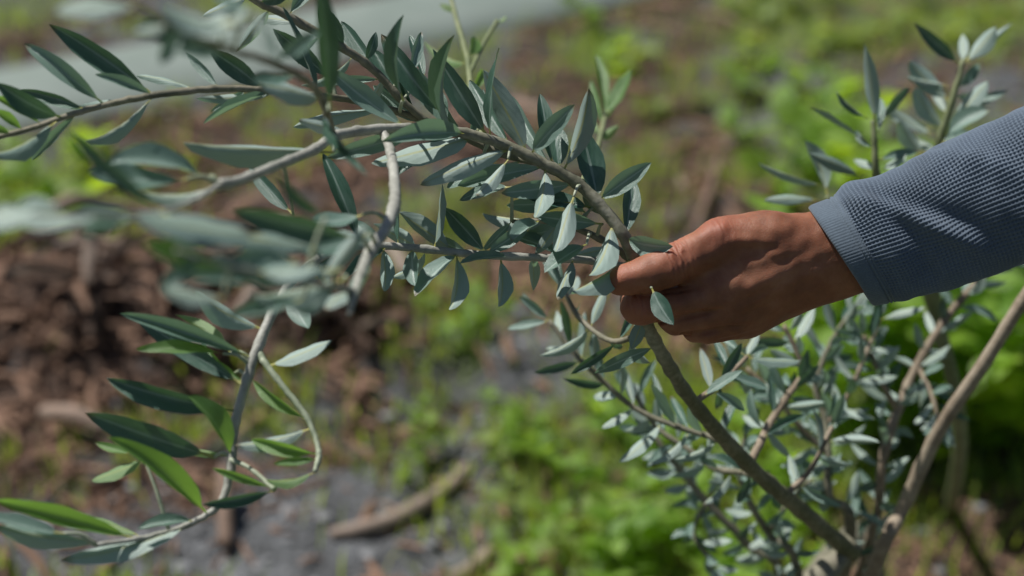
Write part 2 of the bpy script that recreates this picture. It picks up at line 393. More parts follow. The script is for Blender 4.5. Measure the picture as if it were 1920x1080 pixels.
rl = random.Random(11)
def place_leaf(parent, ploc, B, T, w_m, kind, var=None, mats='leaf', name='leaf'):
    """leaf from world point B to T, w_m apparent width seen square on; kind d dark / s sunlit / g between / e edge-on"""
    if mats == 'leaf' and kind in 'sgbw' and rl.random() < 0.88: mats = 'pale'  # leaves meant as sunlit mostly take the copy with light in its colour
    ax = (T - B); L = ax.length; ax.normalize()
    tocam = (CAMP - (B + T) / 2).normalized()
    n0 = (tocam - ax * tocam.dot(ax)).normalized(); s0 = ax.cross(n0)
    lo, hi, under = {'d': (-22, 22, 0.04), 's': (-50, 50, 0.5), 'g': (-32, 32, 0.25), 'b': (-38, 38, 0.8), 'w': (-58, 58, 0.75), 'e': (-80, 80, 0.3)}[kind]
    best = None
    for _ in range(9):
        an = R(rl.uniform(lo, hi)) if kind != 'e' else R(rl.choice((-1, 1)) * rl.uniform(58, 75))
        nn = n0 * math.cos(an) + s0 * math.sin(an); lit = nn.dot(sun_dir)
        sc = {'d': -lit, 's': lit, 'b': lit, 'w': lit, 'g': -abs(lit - 0.15), 'e': rl.random()}[kind]
        if best is None or sc > best[0]: best = (sc, an, nn)
    _, an, nn = best
    w_m *= rl.uniform(0.82, 0.98)
    w = min(w_m / max(0.45, abs(math.cos(an))), 0.36 * L if kind == 'e' else 0.47 * L)
    if rl.random() < under: nn = -nn
    yy = nn.cross(ax)
    mt = Matrix(((ax.x, yy.x, nn.x), (ax.y, yy.y, nn.y), (ax.z, yy.z, nn.z))).to_4x4() @ Matrix.Diagonal((L, w, L, 1))
    mt.translation = B
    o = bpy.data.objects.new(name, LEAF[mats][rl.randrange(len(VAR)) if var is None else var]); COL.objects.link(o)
    o.parent = parent; o.matrix_basis = mt          # the branch itself sits at the world origin
    return o

SM = {}
def branch(name, parent, ploc, pts, mat, sides=10, knob=0.16, seed=1, per=7):
    """pts: (px, px, depth, radius in px as seen)"""
    w = [tuple(P(x, y, d)) + (r * S * d,) for x, y, d, r in pts]
    sm = catmull(w, per)
    if len(pts) > 4: sm = [q + np.array([0.0006 * noise.noise(Vector((i_ * .9, seed, 0))), 0.0006 * noise.noise(Vector((i_ * .9, seed, 7))), 0.0006 * noise.noise(Vector((i_ * .9, seed, 3))), 0.06 * q[3] * noise.noise(Vector((i_ * .7, seed, 5)))]) for i_, q in enumerate(sm)]
    vs, fs = tube_data([tuple(q) for q in sm], sides, knob, seed)
    o = mesh_obj(name, vs, fs, mat, parent); child_world(o, ploc)
    SM[o.name] = [Vector(q[:3]) for q in sm]
    return o, sm

# ------------------------------------------------------------------ the olive tree that is being held
base = ground_at(1500, 1250); base.z = 0
base = Vector((0.42, 1.62, 0.0))
olive = bpy.data.objects.new('olive_tree', None); COL.objects.link(olive); olive.location = base; olive.empty_display_size = 0.1
tag(olive, 'young multi-stemmed olive tree whose arching silver-leaved branch is gripped by the hand', 'tree')
def ob(pts, mat='twig', **k): return branch(k.pop('name', 'branch'), olive, base, pts, M[mat], **k)

# trunk below the frame
jn = P(1590, 1030, 1.34)
tp = [(base.x, base.y, -0.06, 0.020), (base.x - 0.01, base.y - 0.03, 0.12, 0.017), (base.x - 0.05, base.y - 0.1, 0.3, 0.015), (jn.x - 0.035, jn.y, jn.z - 0.05, 0.011), (jn.x + .005, jn.y + 0.004, jn.z + 0.005, 0.0085)]
tv, tf = tube_data([tuple(q) for q in catmull(tp, 8)], 12, 0.08, 4, 0.03)
trunk = mesh_obj('trunk', tv, tf, M['stem'], olive); child_world(trunk, base)

main, _ = ob([(1600, 1040, 1.34, 15.5), (1500, 955, 1.28, 14.5), (1400, 868, 1.225, 14), (1300, 755, 1.16, 13), (1245, 670, 1.115, 12.5), (1210, 600, 1.09, 12), (1200, 540, 1.08, 12),
              (1190, 490, 1.075, 12.5), (1168, 440, 1.07, 12), (1128, 388, 1.07, 11.5), (1080, 342, 1.07, 11), (1000, 297, 1.065, 10.5), (930, 266, 1.06, 10), (850, 246, 1.05, 9.5), (765, 240, 1.03, 9), (690, 244, 1.01, 9.5), (624, 254, 0.985, 10)], 'stem', sides=14, seed=3)
main.data.materials.clear(); 
m, n, l, b = mat_new('olive_main_branch_bark'); M['mainbark'] = m
tc = n.new('ShaderNodeTexCoord'); f1 = tex_noise(n, l, 240, 5, 0.6, vec=tc.outputs['Object']); f2 = tex_noise(n, l, 30, 3, 0.5, vec=tc.outputs['Object'])
sx = n.new('ShaderNodeSeparateXYZ'); l.new(tc.outputs['Object'], sx.inputs[0])
older = n.new('ShaderNodeMapRange'); older.inputs[1].default_value = 0.07; older.inputs[2].default_value = 0.13; l.new(sx.outputs[0], older.inputs[0])
g = math_n(n, l, 'ADD', math_n(n, l, 'MULTIPLY', f1, 0.45), math_n(n, l, 'MULTIPLY', f2, 0.55))
cy = ramp(n, l, g, [(0.35, (0.11, 0.11, 0.07)), (0.5, (0.20, 0.195, 0.135)), (0.65, (0.34, 0.33, 0.26))])
co = ramp(n, l, g, [(0.35, (0.075, 0.08, 0.035)), (0.5, (0.14, 0.135, 0.068)), (0.65, (0.25, 0.225, 0.14))])
pale_ = n.new('ShaderNodeMapRange'); pale_.inputs[1].default_value = -0.02; pale_.inputs[2].default_value = -0.075; l.new(sx.outputs[0], pale_.inputs[0])
cp = ramp(n, l, g, [(0.35, (0.22, 0.22, 0.185)), (0.5, (0.34, 0.34, 0.295)), (0.65, (0.47, 0.465, 0.41))])
l.new(mixc(n, l, pale_.outputs[0], mixc(n, l, older.outputs[0], cy, co), cp), b.inputs['Base Color']); b.inputs['Roughness'].default_value = 0.62; bump(n, l, b, f1, 0.5, 0.001)
main.data.materials.append(m)

forkF2, _ = ob([(624, 254, 0.985, 9.5), (590, 280, 0.96, 9.5), (520, 310, 0.92, 9), (450, 338, 0.88, 9.5), (412, 347, 0.86, 12)], seed=5)
forkF2b, _ = ob([(412, 347, 0.86, 6), (360, 378, 0.80, 5), (300, 398, 0.74, 5), (200, 404, 0.68, 4.5), (60, 398, 0.64, 3.5)], seed=6)
drop, _ = ob([(714, 243, 1.019, 6), (722, 256, 1.014, 8.5), (733, 288, 1.0, 9), (740, 340, 0.965, 10), (739, 385, 0.94, 11.5), (722, 430, 0.91, 11), (690, 480, 0.88, 11), (668, 540, 0.845, 9), (655, 590, 0.82, 4)], seed=7)
dropb, _ = ob([(665, 545, 0.845, 7), (600, 535, 0.78, 5), (480, 510, 0.71, 5), (330, 470, 0.67, 4)], seed=17)
up1, _ = ob([(622, 250, 0.985, 8), (606, 190, 0.92, 7), (570, 148, 0.85, 7), (500, 114, 0.77, 7), (425, 92, 0.72, 7), (330, 50, 0.69, 7), (250, 10, .67, 6)], 'stem', seed=8)
br2, _ = ob([(1192, 505, 1.09, 7), (1120, 490, 1.085, 7.5), (1035, 484, 1.08, 7.5), (900, 478, 1.07, 7.5), (800, 467, 1.06, 7.5), (700, 461, 1.05, 7.5), (625, 471, 1.03, 8), (565, 510, 1.01, 8.5), (522, 565, 0.99, 9),
             (482, 655, 0.975, 10.5), (458, 730, 0.97, 9.5), (440, 800, 0.965, 9), (432, 880, 0.96, 9), (412, 945, 0.955, 7.5), (350, 985, 0.95, 6), (270, 1008, 0.94, 5), (180, 1022, 0.92, 4)], seed=9)
brT, _ = ob([(430, -40, 1.03, 9), (480, 0, 1.035, 8.5), (540, 30, 1.04, 8), (640, 88, 1.05, 8), (700, 130, 1.06, 7.5), (755, 190, 1.065, 7), (800, 228, 1.07, 6.5)], 'stem', seed=10)
brL, _ = ob([(-60, 272, 0.96, 5), (60, 240, 0.97, 5.5), (140, 213, 0.975, 6), (220, 192, 0.985, 6.5), (300, 177, 0.99, 7), (400, 167, 1.0, 7), (480, 168, 1.01, 6.5), (600, 180, 1.03, 6.5), (660, 188, 1.05, 6.5), (730, 205, 1.065, 6.5), (800, 228, 1.075, 7), (880, 262, 1.08, 7), (945, 290, 1.085, 7), (1010, 305, 1.075, 7)], 'stem', seed=12)
tw1, _ = ob([(484, 660, 0.975, 8), (500, 685, 0.97, 6.5), (535, 730, 0.965, 6), (575, 782, 0.96, 5.5), (593, 825, 0.955, 5), (598, 856, 0.95, 6), (590, 885, 0.945, 4)], 'greentwig', seed=13)
tw2, _ = ob([(432, 862, 0.96, 6), (465, 876, 0.955, 4.5), (495, 900, 0.95, 4.5), (515, 918, 0.945, 6)], 'greentwig', seed=14)
tw3, _ = ob([(1196, 500, 1.09, 7), (1150, 462, 1.085, 7), (1085, 430, 1.085, 6), (1020, 415, 1.08, 5), (960, 415, 1.08, 4)], 'stem', seed=15)

# the leaves: base x,y, tip x,y, width (px), depth at base, depth change to tip, kind, parent
LV = [
 # long left twig
 (290,168, 92,45, 46, 1.0,-.01,'d',brL), (198,198, 45,82, 40, .985,-.01,'g',brL), (287,172, 178,140, 24, .99,-.02,'b',brL), (362,164, 256,142, 16, 1.0,.02,'b',brL),
 (160,204, 38,168, 24, .98,.02,'d',brL), (116,214, -6,155, 42, .97,-.02,'d',brL), (78,233, -12,180, 22, .97,-.02,'y',brL), (42,240, -14,205, 20, .97,-.02,'y',brL), (20,245,-40,236,20,.97,-.02,'y',brL),
 (292,190, 162,264, 24, .99,-.05,'b',brL), (112,232, -20,288, 34, .97,-.06,'s',brL), (412,163, 349,100, 20, 1.0,.01,'g',brL), (498,153, 392,94, 40, 1.01,.0,'d',brL),
 (522,185, 368,184, 20, 1.02,-.02,'b',brL), (508,183, 382,232, 15, 1.01,-.02,'s',brL), (728,212, 550,238, 28, 1.065,-.02,'b',brL),
 (470,168, 395,210,13,1.0,.02,'b',brL), (228,190,130,205,18,.985,.03,'g',brL),(150,225,60,300,20,.97,.04,'g',brL),
 # top twig
 (656,84, 598,8, 44, 1.05,-.01,'d',brT), (598,166, 530,14, 16, 1.035,-.02,'e',brL), (622,152, 512,54, 40, 1.045,-.01,'d',brL), (562,58, 478,34, 22, 1.045,.02,'b',brT), (505,22, 443,97, 26, 1.04,.03,'b',brT),
 (658,108, 565,160, 17, 1.055,.02,'s',brT), (716,150, 620,158, 18, 1.06,.02,'b',brT), (720,148, 690,205,18,1.07,.02,'b',brT), (540,30, 600,-40, 30,1.04,0,'g',brT), (470,-5, 380,30, 26,1.03,.02,'b',brT),
 (600,66, 560,120,18,1.05,.03,'s',brT), (488,2, 560,-30,24,1.03,-.02,'d',brT),
 # fan of dark upright leaves
 (836,220, 715,64, 46, 1.055,-.005,'d',main), (758,190, 757,28, 26, 1.0,-.03,'e',brL), (787,210, 700,94, 42, 1.07,.01,'d',brT), (798,152, 768,66, 26, 1.09,.02,'d',brT), (770,140, 790,60, 22, 1.08,.02,'g',brT),
 (920,246, 812,92, 50, 1.06,-.005,'d',main), (850,236, 852,66, 24, 1.04,-.05,'e',main), (997,277, 907,132, 50, 1.065,-.005,'d',main), (921,252, 936,90, 18, 1.06,-.02,'e',main), (760,222, 620,132, 44, 1.04,-.02,'g',main),
 (886,246, 906,168, 24, 1.08,.02,'g',brL), (840,232,815,160,26,1.075,.01,'d',brL), (742,200, 738,130, 16,1.07,0,'e',brT), (680,120,705,60,22,1.06,0,'d',brT),
 (999,279, 1078,196, 42, 1.06,-.02,'g',main), (1060,316, 1104,166, 42, 1.065,-.015,'g',main), (1042,306, 1012,176, 34, 1.075,.0,'d',main), (1055,314, 1030,222, 46, 1.08,.01,'d',main), (1128,372, 1090,240, 52, 1.075,.005,'d',main),
 (1122,371, 1221,305, 44, 1.065,-.01,'g',main), (1184,438, 1186,336, 38, 1.08,.01,'d',main), (1178,442, 1262,462, 44, 1.065,-.02,'g',main), (1085,345,1125,330,26,1.08,.01,'d',main),
 (1090,350,1130,400,34,1.08,.02,'d',main),
 (960,285, 880,150, 40, 1.085,.01,'d',main), (880,250, 770,120, 40, 1.085,.01,'g',brL), (1030,310, 960,180, 30, 1.09,.01,'g',main), (700,150, 640,40, 34, 1.07,.01,'d',brT), (820,238, 700,160, 34, 1.08,.01,'g',brL),
 # below the arch
 (870,262, 742,330, 34, 1.07,.0,'s',brL), (985,310, 850,322, 34, 1.08,.0,'s',brL), (1110,390, 990,372, 34, 1.085,.0,'s',tw3), (1060,480, 950,440, 26, 1.09,.01,'s',br2), (880,480, 800,440, 28, 1.08,.01,'g',br2),
 (1020,329, 858,348, 38, 1.075,-.01,'g',main), (956,297, 788,346, 42, 1.06,-.03,'s',main), (892,272, 697,306, 42, 1.05,-.02,'s',main), (953,298, 893,366, 28, 1.05,-.03,'b',main), (1072,357, 940,362, 38, 1.07,-.01,'g',main),
 (1018,330, 1003,408, 36, 1.055,-.02,'b',main), (1076,368, 1042,472, 42, 1.055,-.02,'b',main), (1130,420, 1005,405, 42, 1.075,.0,'g',tw3), (1012,398, 958,453, 30, 1.06,-.02,'s',tw3), (1000,430, 917,473, 32, 1.08,-.01,'g',tw3),
 (1140,421, 1105,516, 42, 1.055,-.02,'b',main), (1100,458, 1021,511, 38, 1.06,-.02,'s',tw3), (1178,486, 1073,546, 38, 1.05,-.03,'s',main), (1040,440, 1003,478, 28, 1.085,.0,'g',tw3), (1075,380,950,385,34,1.085,.01,'g',tw3),
 (1060,425,985,440,34,1.09,.01,'s',tw3), (1150,460,1070,480,32,1.09,.0,'s',tw3), (960,350,862,376,26,1.07,.01,'s',tw3), (1030,410,905,400,30,1.09,.02,'s',tw3), (900,318,838,352,24,1.07,.0,'b',main),
 (1100,400,1045,375,30,1.085,.01,'s',tw3), (940,430,905,470,20,1.08,0,'g',tw3),
 (817,458, 829,345, 22, 1.055,.0,'e',br2), (916,463, 832,388, 42, 1.07,.0,'d',br2), (848,467, 748,398, 44, 1.07,.01,'g',br2), (674,442, 605,288, 38, 1.05,.0,'d',br2), (550,402, 467,312, 34, 1.04,.02,'d',forkF2), (746,456, 744,362, 14, 1.055,.0,'e',br2),
 (730,458, 660,415, 30, 1.06,.02,'g',br2), (790,466,700,420,36,1.07,.02,'g',br2), (665,463,590,420,28,1.04,.01,'g',br2),
 (722,472, 722,546, 32, 1.045,-.01,'b',br2), (775,476, 778,536, 32, 1.05,-.01,'b',br2), (862,490, 778,556, 32, 1.06,-.02,'s',br2), (858,488, 843,581, 38, 1.055,-.02,'b',br2), (942,495, 935,575, 34, 1.06,-.01,'b',br2), (1078,500, 1046,562, 30, 1.06,-.02,'b',br2),
 (955,490, 862,494, 20, 1.065,-.01,'s',br2), (720,475, 640,530, 28, 1.04,-.02,'b',br2), (800,478, 735,520, 26, 1.065,.02,'s',br2), (640,480,560,520,22,1.03,-.02,'s',br2), (600,490,615,540,24,1.02,0,'b',br2),
 (995,490,1000,545,26,1.09,.02,'b',br2),
 # drooping twig, lower left
 (482,612, 368,545, 42, .98,-.02,'b',br2), (540,553, 578,616, 42, .985,-.01,'b',br2), (506,683, 622,638, 30, .97,.0,'s',tw1), (462,666, 225,588, 32, .97,-.01,'g',br2), (442,720, 252,592, 42, .975,.01,'d',br2), (418,663, 256,656, 26, .965,-.02,'z',br2),
 (435,769, 200,709, 44, .97,-.01,'d',br2), (402,857, 160,774, 56, .965,-.02,'d',br2), (376,946, 202,820, 46, .95,-.03,'y',br2), (272,864, 172,901, 28, .95,.01,'z',br2), (452,856, 352,742, 42, .955,-.01,'z',br2), (432,662, 328,590, 24, .975,.02,'y',br2), (440,715,355,660,30,.98,.01,'y',br2),
 (578,790, 473,710, 24, .96,.01,'y',tw1), (566,812, 440,834, 30, .96,-.01,'s',tw1), (574,856, 472,824, 28, .955,.0,'y',tw1), (592,858, 513,870, 18, .95,-.01,'z',tw1), (588,888, 498,900, 20, .945,-.01,'z',tw1), (505,925, 398,878, 18, .95,-.01,'y',tw2),
 (530,924, 378,945, 26, .945,-.01,'d',tw2), (372,988, 115,1050, 44, .945,-.03,'s',br2), (262,992, -10,938, 42, .93,-.03,'y',br2), (265,990, 125,968, 28, .94,.01,'z',br2), (190,1012, -10,986, 42, .92,-.03,'g',br2), (372,985, 258,992, 24, .945,-.01,'s',br2),
 (245,850,178,830,20,.95,.02,'z',br2), (425,860,235,822,18,.97,.02,'z',br2),(120,1000,-30,965,34,.91,-.02,'s',br2), (440,700,380,640,22,.98,.02,'y',br2),
 # close to the lens, out of focus
 (432,95, 258,44, 70, .72,-.01,'d',up1), (262,18, 104,22, 44, .67,-.01,'w',up1), (440,45, 300,5, 60, .68,-.01,'w',up1), (618,205, 596,-45, 46, .86,-.04,'d',up1), (475,15, 525,115, 32, .66,-.01,'w',up1), (425,85,330,95,40,.70,.0,'g',up1),
 (345,50, 480,20, 50,.68,0,'w',up1), (520,105,600,60,36,.76,0,'g',up1), (606,190, 485,158, 40, .92,-.05,'w',up1), (612,215,690,330,22,.95,-.12,'d',up1),
 (626,285, 345,268, 48, .97,-.05,'w',main), (388,335, 200,306, 46, .86,-.03,'w',forkF2), (352,335, 165,322, 52, .84,-.03,'w',forkF2), (398,346, 262,358, 28, .86,-.02,'w',forkF2), (290,385, 116,236, 32, .74,-.02,'d',forkF2b),
 (200,402, -12,386, 44, .68,-.01,'w',forkF2b), (270,400, 128,414, 44, .71,-.03,'w',forkF2b), (500,445, 255,408, 64, .70,-.03,'w',forkF2b), (670,446, 432,392, 58, .82,-.03,'d',drop), (680,402, 585,414, 34, .92,-.02,'w',drop),
 (640,505, 400,478, 50, .76,-.05,'w',dropb), (650,520, 470,552, 44, .80,-.05,'w',dropb), (530,532, 345,520, 42, .73,-.03,'w',dropb), (570,560, 425,594, 36, .77,-.03,'w',dropb), (560,490, 400,505, 50, .74,-.03,'g',dropb), (600,535, 690,420, 34,.78,.0,'g',dropb),
 (430,515, 270,455, 50,.69,-.02,'z',dropb), (480,520,600,500,44,.72,0,'w',dropb), (380,490,300,540,40,.68,0,'g',dropb), (300,395,420,440,48,.74,-.03,'w',forkF2b), (612,405, 515,325, 24, .76,-.02,'d',dropb), (660,545,610,580,30,.84,-.02,'w',dropb), (700,470,660,575,30,.88,-.05,'w',drop),
 (882,242, 715,266, 44, 1.03,-.04,'g',main), (802,256, 612,296, 40, 1.035,-.02,'g',main), (650,250,560,225,28,1.0,-.03,'w',main), (240,405,150,440,44,.70,-.01,'g',forkF2b), (120,420,20,400,40,.66,0,'w',forkF2b),
 (350,60,300,120,36,.69,0,'g',up1),
 (600,470, 430,452, 46, .76,-.03,'w',dropb), (420,560, 300,540, 34, .70,-.02,'w',dropb), (690,440, 560,470, 40, .84,-.03,'w',drop), (90,392, -60,410, 44, .65,0,'w',forkF2b),
 (640,560, 530,560, 30, .80,-.03,'w',dropb), (710,450, 600,440, 34, .90,-.03,'w',drop), (470,30, 400,-10, 44, .69,0,'w',up1), (330,30, 250,60, 34, .68,0,'w',up1), (560,130, 470,150, 30, .83,-.03,'w',up1),
 # round the hand
 (1222,540, 1263,609, 40, 1.045,-.012,'d',main), (1198,596, 1184,655, 28, 1.09,.0,'d',main), (1225,650,1115,700,30,1.12,.01,'g',main), (1230,640,1195,600,22,1.12,0,'g',main),
]
KM = {'y': ('g', 'young'), 'z': ('s', 'young')}
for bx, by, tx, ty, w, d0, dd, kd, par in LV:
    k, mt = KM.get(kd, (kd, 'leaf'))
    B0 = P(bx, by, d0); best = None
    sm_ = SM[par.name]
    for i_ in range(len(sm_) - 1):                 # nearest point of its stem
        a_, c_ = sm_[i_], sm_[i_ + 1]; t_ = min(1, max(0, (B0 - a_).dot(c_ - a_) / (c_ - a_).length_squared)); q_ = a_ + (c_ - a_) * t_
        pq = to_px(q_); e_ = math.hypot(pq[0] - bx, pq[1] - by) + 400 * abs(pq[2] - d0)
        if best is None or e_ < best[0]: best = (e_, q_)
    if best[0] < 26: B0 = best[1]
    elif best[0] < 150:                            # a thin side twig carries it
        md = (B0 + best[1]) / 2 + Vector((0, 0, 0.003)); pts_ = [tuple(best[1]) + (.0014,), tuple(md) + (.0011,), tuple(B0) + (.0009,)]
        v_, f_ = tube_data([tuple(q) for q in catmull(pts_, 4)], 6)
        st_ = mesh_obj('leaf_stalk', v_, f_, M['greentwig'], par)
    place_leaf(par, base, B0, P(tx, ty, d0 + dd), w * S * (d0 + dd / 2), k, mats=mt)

# ---- the bush behind and below the hand: more stems of the same tree
rs = random.Random(23)
def leafy(brobj, sm, start, step, length, kinds='sssgbd', ploc=base, w=0.010, droop=0.0, maxn=99):
    """pairs of leaves along a branch"""
    acc = 0; cnt = 0; side = rs.uniform(0, 6.28); total = sum((Vector(sm[i + 1][:3]) - Vector(sm[i][:3])).length for i in range(len(sm) - 1)); run = 0
    for i in range(1, len(sm)):
        a, c = Vector(sm[i - 1][:3]), Vector(sm[i][:3]); seg = (c - a).length; run += seg; acc += seg
        if run < start * total or acc < step or cnt >= maxn: continue
        acc = 0; t = (c - a).normalized(); side += 1.57 + rs.uniform(-.35, .35)
        u = t.orthogonal().normalized(); v = t.cross(u)
        for sg in (0, math.pi):
            if rs.random() < 0.10: continue
            dirv = u * math.cos(side + sg) + v * math.sin(side + sg)
            dv = (dirv * rs.uniform(0.7, 1.1) + t * rs.uniform(0.35, 0.8) + Vector((0, 0, rs.uniform(-.25, .25) - droop))).normalized()
            L = length * rs.uniform(0.75, 1.25)
            place_leaf(brobj, ploc, c, c + dv * L, w * rs.uniform(0.8, 1.15), rs.choice(kinds)); cnt += 1
    t = (Vector(sm[-1][:3]) - Vector(sm[-2][:3])).normalized(); e = Vector(sm[-1][:3])
    for k in range(2):
        dv = (t + Vector((rs.uniform(-.4, .4), rs.uniform(-.4, .4), rs.uniform(-.3, .3)))).normalized()
        place_leaf(brobj, ploc, e, e + dv * length * 0.8, w * 0.8, rs.choice(kinds))

BACK = [
 ([(1632, 1085, 1.40, 14), (1692, 955, 1.37, 13.5), (1762, 805, 1.33, 13), (1846, 680, 1.30, 12.5), (1930, 545, 1.28, 12), (2050, 380, 1.27, 12), (2150, 240, 1.27, 9)], 'bare', None),
 ([(1615, 1060, 1.44, 8.5), (1645, 960, 1.40, 8.5), (1655, 860, 1.38, 9), (1685, 765, 1.40, 8.5), (1725, 675, 1.41, 8), (1780, 590, 1.42, 7.5), (1840, 520, 1.42, 7), (1900, 460, 1.42, 5)], 'bare', (0.35, .019, .032)),
 ([(1405, 872, 1.225, 8), (1440, 800, 1.28, 7.5), (1475, 745, 1.30, 7), (1505, 700, 1.31, 6), (1490, 650, 1.31, 5), (1470, 610, 1.31, 4)], 'bare', (0.25, .0085, .032)),
 ([(1590, 1040, 1.42, 10), (1555, 930, 1.36, 8), (1552, 850, 1.36, 7.5), (1545, 780, 1.37, 7), (1530, 720, 1.37, 6), (1560, 640, 1.37, 5), (1600, 580, 1.37, 4)], 'stem', (0.45, .0095, .030)),
 ([(1385, 852, 1.215, 8), (1340, 822, 1.23, 6), (1270, 800, 1.24, 5.5), (1190, 765, 1.25, 5), (1115, 700, 1.25, 5), (1070, 655, 1.255, 4.5), (1030, 600, 1.26, 4)], 'stem', (0.10, .0105, .036)),
 ([(1425, 893, 1.24, 7), (1390, 885, 1.27, 6), (1340, 878, 1.29, 6), (1290, 842, 1.30, 5), (1230, 800, 1.31, 4.5), (1190, 740, 1.31, 4)], 'stem', (0.1, .011, .030)),
 ([(1470, 1120, 1.46, 8), (1400, 1020, 1.42, 7.5), (1320, 935, 1.41, 7), (1255, 855, 1.40, 6), (1215, 800, 1.40, 4)], 'stem', (0.35, .010, .027)),
 ([(1500, 1110, 1.43, 8), (1440, 1000, 1.39, 7), (1400, 930, 1.37, 6), (1385, 870, 1.36, 5), (1400, 810, 1.36, 4)], 'stem', (0.35, .010, .028)),
 ([(1683, 770, 1.40, 7), (1660, 730, 1.385, 5.5), (1640, 680, 1.38, 5), (1620, 630, 1.37, 4)], 'bare', (0.1, .009, .033)),
 ([(1470, 930, 1.262, 7), (1520, 880, 1.27, 5), (1560, 800, 1.28, 4)], 'bare', (0.15, .012, .034)),
 ([(1300, 755, 1.16, 7), (1350, 720, 1.19, 5), (1400, 670, 1.22, 4)], 'bare', (0.15, .014, .040)),
 ([(1218, 618, 1.095, 7), (1150, 640, 1.15, 5), (1090, 600, 1.18, 5), (1060, 550, 1.19, 4)], 'stem', (0.25, .017, .036)),
 ([(1550, 850, 1.36, 5), (1500, 800, 1.35, 5), (1450, 740, 1.34, 4), (1400, 690, 1.34, 3.5)], 'bare', (0.1, .010, .032)),
 ([(1548, 800, 1.37, 5), (1590, 740, 1.36, 4.5), (1625, 660, 1.36, 4), (1650, 600, 1.37, 3.5)], 'bare', (0.1, .010, .032)),
 ([(1325, 940, 1.41, 5), (1300, 1000, 1.40, 4), (1340, 1060, 1.39, 4)], 'stem', (0.1, .010, .026)),
 ([(1720, 685, 1.41, 5), (1745, 735, 1.39, 4), (1760, 790, 1.38, 3.5)], 'bare', (0.1, .011, .030)),
 ([(1440, 1000, 1.39, 5), (1480, 940, 1.38, 4), (1520, 900, 1.38, 4)], 'stem', (0.1, .011, .028)),
]
shA, _ = ob([(905, 258, 1.07, 5), (886, 200, 1.17, 5), (876, 110, 1.27, 5), (852, 22, 1.33, 4.5), (840, -30, 1.35, 4)], 'shoot', seed=71)
shB, _ = ob([(880, 140, 1.24, 4), (905, 85, 1.30, 4), (932, 40, 1.34, 4)], 'shoot', seed=72)
shC, _ = ob([(1088, 348, 1.08, 5), (1118, 285, 1.22, 5), (1135, 215, 1.38, 4)], 'shoot', seed=73)
for bx, by, tx, ty, w, d0, dd, kd, par in [(876,118,795,78,18,1.27,.03,'z',shA), (880,105,892,70,26,1.27,.02,'y',shA), (855,25,825,8,22,1.33,0,'z',shA), (932,42,950,30,14,1.34,0,'z',shB), (880,180,905,130,20,1.22,.03,'y',shA), (884,195,860,150,18,1.2,.03,'y',shA),
    (1135,222,1117,104,24,1.38,.03,'y',shC), (1134,218,1184,130,30,1.38,0,'z',shC), (1135,225,1165,170,22,1.38,.02,'y',shC), (1132,240,1108,150,20,1.36,.02,'z',shC), (1125,262,1160,235,18,1.3,.02,'y',shC), (1128,255,1095,215,18,1.3,.02,'y',shC)]:
    k, mt = KM.get(kd, (kd, 'leaf')); place_leaf(par, base, P(bx, by, d0), P(tx, ty, d0 + dd), w * S * d0, k, mats=mt)
b3 = ground_at(1455, 1480); b3.z = 0; b3p = to_px((b3.x, b3.y, -0.03))
bush = bpy.data.objects.new('olive_bush', None); COL.objects.link(bush); bush.location = b3; bush.empty_display_size = 0.1
tag(bush, 'olive bush behind the gripped branch, with a bare straight pole stem and small leaf sprays', 'bush')
def bb(pts, mat, **k): return branch('stem', bush, b3, pts, M[mat], **k)
SECOND = {0, 1, 3, 6, 7, 8, 12, 13, 14, 15, 16}
for i, (pts, mt, lf) in enumerate(BACK):
    if i in (0, 1, 3, 6, 7): pts = [(b3p[0] + rs.uniform(-25, 25), b3p[1], b3p[2], pts[0][3] * 1.1)] + pts
    o, sm = (bb if i in SECOND else ob)(pts, mt, seed=40 + i, sides=12, per=6, knob=0.07 if i == 0 else 0.13)
    if lf: leafy(o, sm, lf[0], lf[1] * (0.66 if i in SECOND else 0.9), lf[2], w=0.0078)

# a second olive, seedling shoots behind the sleeve
b2 = Vector((0.62, 2.05, 0))
sap = bpy.data.objects.new('olive_sapling', None); COL.objects.link(sap); sap.location = b2; sap.empty_display_size = 0.1
tag(sap, 'slender upright olive shoots with pale silvery leaves rising behind the blue sleeve', 'tree')
def sb(pts, mat='shoot', **k): return branch('shoot', sap, b2, pts, M[mat], **k)
bp = to_px((b2.x, b2.y, 0.0))
u0, _ = sb([(bp[0], bp[1], bp[2], 12), (1800, 800, 1.62, 12), (1745, 560, 1.45, 11), (1700, 420, 1.36, 9), (1648, 340, 1.30, 7.5), (1640, 270, 1.29, 6), (1636, 225, 1.29, 4.5)], seed=61)
u1, _ = sb([(1760, 620, 1.49, 9), (1745, 420, 1.40, 8), (1752, 300, 1.36, 7), (1785, 190, 1.35, 6.5), (1806, 112, 1.35, 4.5)], seed=62)
u2, _ = sb([(1700, 420, 1.36, 6), (1610, 410, 1.33, 5), (1550, 370, 1.31, 4.5)], seed=63)
